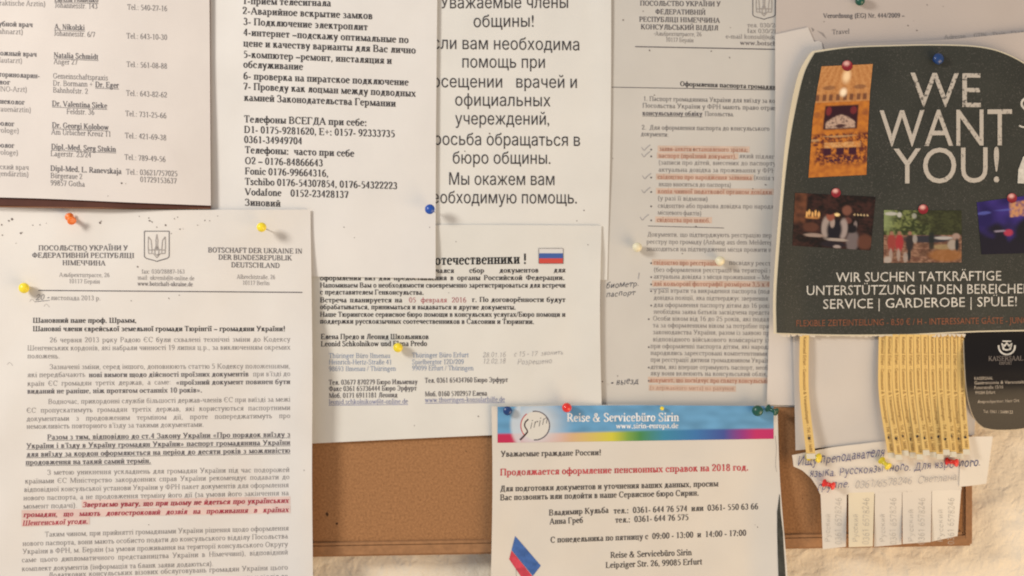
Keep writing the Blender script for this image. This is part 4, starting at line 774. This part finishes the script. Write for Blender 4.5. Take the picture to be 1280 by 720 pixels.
def park(u, v):
    if v < .47:
        c = mixc((.03, .04, .015), (.17, .20, .07), .42 + 1.1 * N2(u, v, 9) + 1.2 * N2(u, v, 28, 6)); c = mixc(c, (.03, .032, .015), sst(.42, .6, u + .2 * N2(u, v, 6)) * .85); c = mixc(c, (.26, .32, .14), .8 * sst(.18, .02, u) * sst(.45, .3, v))
        c = mixc(c, (.45, .45, .40), blob(u, v, .09, .07, .08, .035) + blob(u, v, .2, .09, .03, .05) + .6 * blob(u, v, .39, .11, .03, .05))
    else:
        c = mixc((.13, .06, .04), (.30, .17, .11), .5 + N2(u, v, 9) + 1.2 * N2(u, v * 1.5, 26, 6)); c = mixc(c, (.10, .05, .03), .7 * sst(.2, .5, math.sin((u * 1.1 + v * 1.0) * 42 + N2(u, v, 8) * 5)) * sst(.4, .5, u)); c = mixc(c, (.30, .13, .04), .8 * blob(u, v, .8, .86, .22, .12))
        c = mixc(c, (.34, .26, .13), .7 * blob(u, v, .76, .70, .14, .05)); c = mixc(c, (.03, .03, .04), blob(u, v, .56, .55, .32, .07)); c = mixc(c, (.42, .40, .38), blob(u, v, .77, .53, .12, .03))
    c = mixc(c, (.015, .02, .018), .9 * sst(.57, .59, u) * sst(.66, .63, u) * sst(.4, .45, v) * sst(.8, .7, v))
    for x, col in ((.10, (.28, .05, .04)), (.20, (.34, .035, .04)), (.335, (.03, .025, .025))):
        c = mixc(c, col, blob(u, v, x, .62, .052, .17)); c = mixc(c, (.30, .15, .10), blob(u, v, x, .44, .025, .035)); c = mixc(c, (.34, .26, .22) if x < .3 else (.02, .02, .02), blob(u, v, x - .01, .85, .022, .12))
    c = mixc(c, (.42, .38, .34), .8 * blob(u, v, .05, .95, .05, .07) + .7 * blob(u, v, .4, .55, .03, .08) + .6 * blob(u, v, .28, .9, .03, .1)); c = mixc(c, (.34, .24, .2), blob(u, v, .93, .5, .05, .06)); c = mixc(c, (.35, .30, .25), blob(u, v, .88, .66, .06, .1)); c = mixc(c, (.02, .02, .02), blob(u, v, .94, .66, .025, .12))
    return c
def stage(u, v):
    c = mixc((.018, .012, .09), (.05, .03, .22), .5 + N2(u, v, 4)); c = mixc(c, (.012, .01, .02), sst(.4, .7, v + .3 * N2(u, v, 5))); c = mixc(c, (.10, .12, .45), .7 * blob(u, v, .1, .22, .12, .03) + .6 * blob(u, v, .6, .2, .3, .02))
    c = mixc(c, (.55, .27, .13), sst(.52, .56, u) * sst(.92, .88, u) * sst(.06, .1, v) * sst(.36, .33, v) * (.8 + N2(u, v, 20))); c = mixc(c, (.40, .04, .08), blob(u, v, .50, .62, .08, .06)); c = mixc(c, (.35, .3, .4), .7 * blob(u, v, .35, .58, .1, .02)); c = mixc(c, (.01, .01, .015), blob(u, v, .9, .62, .3, .25))
    return c
hall_q = ([(1027, 83), (1091, 80)], [(1010.5, 222), (1083, 218.5)], [(1027, 83), (1021.5, 112), (1016, 150), (1010.5, 222)], [(1091, 80), (1087.5, 115), (1085, 160), (1083, 218.5)])
painted('hall_photograph', hall_q, hF3, hall, VP, pF, 60, 116)
painted('waiter_photograph', ((994, 241), (1094.5, 246), (1088, 313), (990.5, 307)), hF3, waiter, VP, pF, 84, 56)
painted('park_photograph', ((1105, 262.5), (1202, 263), (1202, 328), (1104.5, 328.5)), hF3, park, VP, pF, 82, 56)
painted('stage_photograph', ((1221, 253), (1296, 243), (1297, 316), (1227, 318)), hF3, stage, VP, pF, 60, 56)
def rball(u, v):
    c = (.26, .02, .03); k = blob(u, v, .5, .5, .5, .5, .05); c = mixc(c, (.78, .45, .40), blob(u, v, .44, .30, .26, .2, .6)); c = mixc(c, (.16, .012, .02), .6 * sst(.6, 1, v))
    return c
def ball_print(cx, cy, r):
    v = []; cols = []; f = []
    for k in range(4):
        for a in range(16):
            q = a / 16 * 2 * math.pi; rr = r * k / 3; x, y = cx + rr * math.cos(q), cy + rr * math.sin(q); v.append(W(x, y, hF3(x, y) + .0005)); cols.append(rball(.5 + .5 * k / 3 * math.cos(q), .5 + .5 * k / 3 * math.sin(q)))
    for k in range(3):
        for a in range(16): b = (a + 1) % 16; f.append((k * 16 + b, k * 16 + a, (k + 1) * 16 + a, (k + 1) * 16 + b))
    o = mesh('printed_red_pin', v, f, VP, pF)
    ca = o.data.color_attributes.new('print', 'FLOAT_COLOR', 'POINT'); ca.data.foreach_set('color', [q for c in cols for q in (*c, 1.0)])
for x, y, r in ((1059, 82, 6.8), (1045, 241, 6.0), (1154, 261.5, 6.2), (1265, 247.5, 6.2)): ball_print(x, y, r)
flat('printed_logo', path_poly([(1290, 122), (1280, 124), (1277, 130), (1281, 136), (1290, 138)], 3) + path_poly([(1274, 157), (1280, 159), (1288, 156)], 2) + [[(1279, 196), (1292, 190), (1292, 230), (1272, 229), (1273, 212)]], hF3, CREAM, pF, .0003)
# torn white fibres along the bottom edge
rt = random.Random(2); tp = []
x = 974
while x < 1204:
    w = rt.uniform(4, 10); tp.append([(x, 417), (x + w, 417.5), (x + w * .8, 418.5 + rt.uniform(.5, 3.5)), (x + w * .2, 418.5 + rt.uniform(.5, 3.5))]); x += w
flat('torn_edge', tp, lambda x, y: hF(x, y), mat('torn_white', (.66, .60, .50), .9), pF, -.0004)
# yellow tear-off strips
YEL = paper('strip_yellow', (.74, .52, .19), .0004); YINK = ink('strip_ink', (.33, .19, .065)); TIP = mat('strip_tip', (.66, .62, .50), .8)
def strip(x0, w, xb, y_end, lift, seed, txt):
    hs = lambda x, y: .0085 + .0004 * math.sin(seed) + lift * sst(470, 575, y) ** 1.3 + .0012 * math.sin(y * .03 + seed)
    bend = lambda y: (xb) * sst(470, 600, y) * 1.6 + .9 * math.sin(y * .022 + seed)
    L = [(x0 + bend(418), 418)] + [(x0 + bend(y), y) for y in range(430, int(y_end) - 8, 12)] + [(x0 + bend(y_end), y_end)]
    R = [(x0 + w + bend(418), 418)] + [(x0 + w + bend(y), y) for y in range(430, int(y_end) - 8, 12)] + [(x0 + w + bend(y_end), y_end)]
    o = sheet('tear_off_strip', [L[0], R[0]], [L[-1], R[-1]], L, R, hs, YEL, pF, 2, 22, .00015, False)
    type_vertical('strip_text', x0 + w * .42, 421, y_end - 8, 5.2, txt, (.12, .06, True), hs, YINK, o, bend)
    yb = y_end
    flat('strip_tip', [[(x0 + .3 + bend(yb - 6), yb - 6), (x0 + w - .3 + bend(yb - 6), yb - 6), (x0 + w + .2 + bend(yb), yb + .6), (x0 + bend(yb), yb + .6)][::-1]], hs, TIP, o, .0004)
    my = 547 + 2 * math.sin(seed * 7); flat('strip_mark', [[(x0 + w * .5 + bend(my) + (1.1 + .5 * math.sin(seed * 5)) * math.cos(q), my - 1.9 * math.sin(q)) for q in range(6)]], hs, BLK, o, .0004)
TXT = 'Kaisersaal Erfurt - Gastronomie & Veranstaltungen - Tel. 0361 5688'
strip(1000, 11.5, 5.5, 573, .010, 0.4, TXT)
for i in range(12):
    strip(1098.3 + i * 8.95, 8.6, 8.5 - .25 * i, 572 + 3 * math.sin(i * 2.1) - .15 * i, .007 + .002 * math.sin(i * 1.7), i * .37, TXT)

# ------------------------------------------------------------------ 10 dark glossy card
def hK(x, y): return .0072 + .0040 * sst(418, 465, y) - .0066 * sst(478, 552, y)
pK = thing('business_card', 'dark glossy restaurant card with crown logo under the flyer corner', 'card', W(1245, 535, .007))
kt = [(1204.5, 400), (1310, 400)]; kb = [(1230, 534.5), (1244, 537), (1270, 536.5), (1310, 531)]; kl = [(1204.5, 400), (1206, 450), (1209, 490), (1215, 515), (1222, 528), (1230, 534.5)]
KM = mat('card_black', (.010, .008, .007), .24, .28, 40, .1, .00003, 500)
sheet('card_body', [(1203.3, 400), (1310, 400)], [(1229, 536), (1244, 538.4), (1270, 538), (1310, 532.5)], [(1203.3, 400), (1204.7, 450), (1207.8, 490), (1213.8, 516), (1221, 529.5), (1229, 536)], [(1310, 400), (1310, 532.5)], lambda x, y: hK(x, y) - .0004, mat('card_edge', (.55, .46, .33), .6), pK, 24, 30)
sheet('printed_face', kt, kb, kl, [(1310, 400), (1310, 531)], hK, KM, pK, 24, 40, .0002)
hK2 = lambda x, y: hK(x, y) + .0001
flat('crown_logo', path_poly(arc(1258.5, 433, 10.2, -8, 188), 2.2, False) + path_poly([(1252, 429), (1254, 437), (1263, 437), (1265, 429), (1261, 433), (1258.5, 428), (1256, 433), (1252, 429)], 1.3, False) + path_poly(arc(1258.5, 434, 4, 0, 350), 1.2, False) + path_poly([(1253, 426.5), (1264, 426.5)], 1.5, False), hK2, CREAM, pK, .0003)
type_lines('card_lettering', [(1235.5, 451, 1279, 450.5, 8.5, 'KAISERSAAL', REG), (1249, 455.8, 1265, 455.6, 5.5, 'ERFURT', REG)], hK2, ink('card_grey', (.28, .24, .21)), pK, .0003)
sans_lines('card_address', [(1218, 475, 1241, 474.5, 5.6, 'KAISERSAAL'), (1218, 480.5, 1290, 479, 5.8, 'Gastronomie & Veranstaltungs'), (1218, 486.5, 1254, 485.5, 5.8, 'Futterstraße 15/16'), (1219, 493, 1244, 492, 5.8, '99084 Erfurt'), (1222, 504, 1274, 502.5, 5.8, 'Ansprechpartner: Herr Ort'), (1229, 516, 1266, 517, 5.4, 'Tel. 0361 / 5688123')], hK2, ink('card_tan', (.48, .42, .34)), pK, .0003)

# ------------------------------------------------------------------ 11 handwritten note with tear-off tabs
def hN(x, y): return .0090 + und(x, y, 13, .0005) + .003 * sst(640, 690, y)
pN = thing('handwritten_note', 'torn handwritten note in blue ballpoint seeking a teacher, tear-off tabs below', 'note', W(1110, 670, .009))
NM = paper('note_paper', (.69, .64, .56), .0016)
sheet('note_body', [(990, 569), (1040, 559), (1100, 552), (1160, 549), (1202, 548)], [(992, 583), (1003, 588), (1014, 598), (1022, 610), (1025.5, 619), (1060, 618), (1100, 617), (1150, 614), (1202, 612)], [(990, 569), (991, 574), (992, 583)], [(1202, 548), (1202, 612)], hN, NM, pN, 60, 20, .0002, False)
sheet('taped_corner', [(1201, 546), (1241, 545.5)], [(1199, 608.5), (1215, 607), (1233, 604.5)], [(1201, 546), (1199, 608.5)], [(1241, 545.5), (1237, 575), (1233, 604.5)], lambda x, y: hN(x, y) + .0006, paper('note_paper_light', (.73, .68, .59), .001), pN, 12, 16)
FAINT = ink('faint_pencil', (.47, .44, .39))
tabs = [((1025.7, 617), (1058.5, 616), (1057.5, 683.5), (1028.5, 686.5)), ((1060.5, 616), (1093, 615), (1091, 683), (1061, 684)), ((1093.8, 615), (1127.5, 614), (1127, 680.5), (1092.5, 683.5)), ((1128, 614), (1164.5, 613), (1163.5, 677.5), (1128.5, 680)), ((1165, 613), (1201.5, 611.5), (1197, 670), (1164.5, 677))]
TB = [NM, paper('note_paper_warm', (.72, .65, .49), .0016), NM, NM, paper('note_paper_light', (.73, .68, .59), .001)]
for i, q in enumerate(tabs):
    ht = lambda x, y, i=i: hN(x, y) + (.0008 + .002 * (i % 2)) * sst(618, 680, y) + .0025 * (i == 1) * sst(1093, 1060, x) * sst(618, 680, y)
    t, b, l, r = quadpl(*q); o = sheet('tear_off_tab', t, b, l, r, ht, TB[i], pN, 6, 14, .0002, False)
    xc = (q[0][0] + q[1][0]) / 2
    type_vertical('tab_number', xc + 9.5, 622, 681, 11.5, '0361 6578246', (.045, .045, False), ht, FAINT, o, up=True, jit=.5, seed=i)
    type_vertical('tab_name', xc - 4.5, 642 - 6 * (i > 2), 678, 9.5, 'Русский', (.045, .045, False), ht, FAINT, o, up=True, jit=.5, seed=i + 9)
HWP = (.065, .065, False)
for ln in [(996, 583, 1106, 570, 17, 'Ищу преподавателя', HWP, 'i'), (1011, 597, 1104, 590, 15.5, 'языка. Русскоязы', HWP, 'i'), (1104, 590, 1226, 582, 15, 'чного. Для взрослого.', HWP, 'i'), (1021, 614, 1062, 608, 14.5, 'группе.', HWP, 'i')]: type_lines('handwriting', [ln], hN, PEN, pN, .0009, jit=.8)
type_lines('pencil_number', [(1068, 611, 1196, 600, 13.5, '0361/6578246  Светлана', HAND, 'i')], hN, PENCIL, pN, .0009, jit=.6)

# ------------------------------------------------------------------ pins
def lathe(prof, n=20):
    v = []; f = []
    for z, r in prof:
        for k in range(n): a = 2 * math.pi * k / n; v.append((r * math.cos(a), r * math.sin(a), z))
    for j in range(len(prof) - 1):
        for k in range(n): b = (k + 1) % n; f.append((j * n + k, j * n + b, (j + 1) * n + b, (j + 1) * n + k))
    f.append(tuple(range(n))[::-1]); f.append(tuple(range((len(prof) - 1) * n, len(prof) * n)))
    return v, f
STEEL = bpy.data.materials.new('pin_steel'); STEEL.use_nodes = True; sp_ = STEEL.node_tree.nodes['Principled BSDF']; sp_.inputs['Metallic'].default_value = 1; sp_.inputs['Roughness'].default_value = .3; sp_.inputs['Base Color'].default_value = (.5, .48, .45, 1)
PM = {}
def plastic(key, c):
    if key not in PM: PM[key] = mat('plastic_' + key, c, .32, .5, 200, .05, coat=.2)
    return PM[key]
ME = {}
def pin(px, py, base_h, key, c, label, size=1.0, kind='ball', tilt=(0, 0), stand=.0065, squash=1.0):
    """tilt: how far the head leans (right, down) in units of its standing height"""
    R = .0034 * size
    if kind == 'ball': prof = [(-R * 1.25, R * .42), (-R * .95, R * .45), (-R * .9, R * .62)] + [(R * math.sin(a) * squash, R * math.cos(a)) for a in [math.radians(-55 + 15 * k) for k in range(10)]] + [(R * squash, R * .05)]
    else: prof = [(-R * 1.6, R * .9), (-R * 1.45, R * 1.0), (-R * 1.2, R * .95), (-R * .9, R * .55), (0, R * .5), (R * .5, R * .62), (R * .75, R * .95), (R * 1.0, R * 1.0), (R * 1.15, R * .85), (R * 1.2, R * .3)]
    mk = (kind, size, squash)
    if mk not in ME:
        v, f = lathe(prof); me = bpy.data.meshes.new('head'); me.from_pydata(v, [], f); me.polygons.foreach_set('use_smooth', [len(p.vertices) == 4 for p in me.polygons]); ME[mk] = me
    me = ME[mk].copy(); me.materials.append(plastic(key, c))
    hc = base_h + stand; head = Vector(W(px, py, hc))
    d = Vector((tilt[0], -1, -tilt[1])).normalized()
    t = thing('push_pin', label, 'pin', head - d * (stand / max(-d.y, .3)), 'pins holding the papers')
    o = bpy.data.objects.new('head', me); COL.objects.link(o); o.parent = t
    o.rotation_euler = d.to_track_quat('Z', 'Y').to_euler(); o.location = head - t.location
    v, f = lathe([(-(stand + .004), .00005), (-(stand - .002), .00045), (-R * .6, .00045)], 8)
    me2 = bpy.data.meshes.new('needle'); me2.from_pydata(v, [], f); me2.materials.append(STEEL)
    n = bpy.data.objects.new('needle', me2); COL.objects.link(n); n.parent = t; n.rotation_euler = o.rotation_euler; n.location = o.location
YE = (.90, .72, .03); RE = (.75, .03, .02); BL = (.015, .08, .40); GR = (.01, .085, .055); OR = (.90, .20, .03); WH = (.80, .74, .52)
pin(88.5, 274, hL(88, 274), 'orange', OR, 'orange push pin just below the brown card edge', .9, 'barrel', (.7, .55), .006)
pin(327, 284, hL(327, 284), 'yellow', YE, 'yellow ball pin at the upper right of the embassy letter', 1.0, 'ball', (-.25, -.15), .011)
pin(30, 360, hL(30, 360), 'yellow', YE, 'yellow ball pin at the left end of the letterhead rule', 1.1, 'ball', (-.1, .1), .006, .85)
pin(537.3, 261.5, hZ(537, 261), 'blue', BL, 'blue ball pin on the right edge of the telephone list page', 1.05, 'ball', (-.2, -.1), .010, .8)
pin(497.5, 434.5, hS(497, 434), 'yellow', YE, 'yellow ball pin through the signature names on the compatriots page', 1.0, 'ball', (.1, .2), .006)
pin(634.5, 513.5, hR(634, 514), 'navy', (.01, .045, .17), 'dark blue pin in the top left corner of the rainbow banner', .95, 'ball', (0, 0), .004, .6)
pin(708.5, 509.5, hR(708, 509), 'red', RE, 'bright red ball pin on the top edge of the rainbow banner', 1.0, 'ball', (-.1, 0), .006)
pin(827.5, 510.5, hR(827, 510), 'yellow', YE, 'tiny yellow pin on the top edge of the rainbow banner', .42, 'ball', (0, 0), .003)
pin(947, 513.5, hR(947, 513), 'green', GR, 'left green pin of the pair at the banner right end', 1.15, 'ball', (-.3, .1), .005, .8)
pin(966, 513, hR(962, 511), 'green', GR, 'right green push pin of the pair, touching the blank sheet', .85, 'barrel', (1.1, .5), .005)
pin(796.5, 309, hC(796, 309), 'white', WH, 'cream white pin in the left margin of the passport rules', 1.0, 'ball', (-.3, -.3), .006)
pin(900, 326, hC(900, 326), 'white', WH, 'cream white pin in the middle of the passport rules text', 1.0, 'ball', (-.1, .3), .006)
pin(1075, 1, hV(1075, 1), 'green', GR, 'dark green pin at the top of the small heading sheet', 1.0, 'ball', (0, 0), .005)
pin(1173, 73.5, hF(1173, 73), 'navy', (.01, .045, .17), 'dark blue pin at the top centre of the green flyer', 1.15, 'ball', (.2, 0), .004, .7)
pin(1037, 606, hN(1037, 606), 'red', RE, 'red push pin on the left half of the handwritten note', .85, 'barrel', (1.2, .3), .005)
pin(1107, 580, hN(1107, 580), 'yellow2', (.75, .60, .03), 'yellow push pin below the strips in the middle of the handwritten note', .85, 'barrel', (.6, .7), .005)
pin(1018.5, 571.5, hN(1018, 572), 'yellow2', (.55, .42, .02), 'yellow pin half hidden by the single yellow strip', 1.0, 'barrel', (.9, .1), .004)
pin(1191, 577.5, hN(1190, 577), 'red', (.42, .02, .02), 'red push pin under the last yellow strips', .85, 'barrel', (1.1, .1), .002)
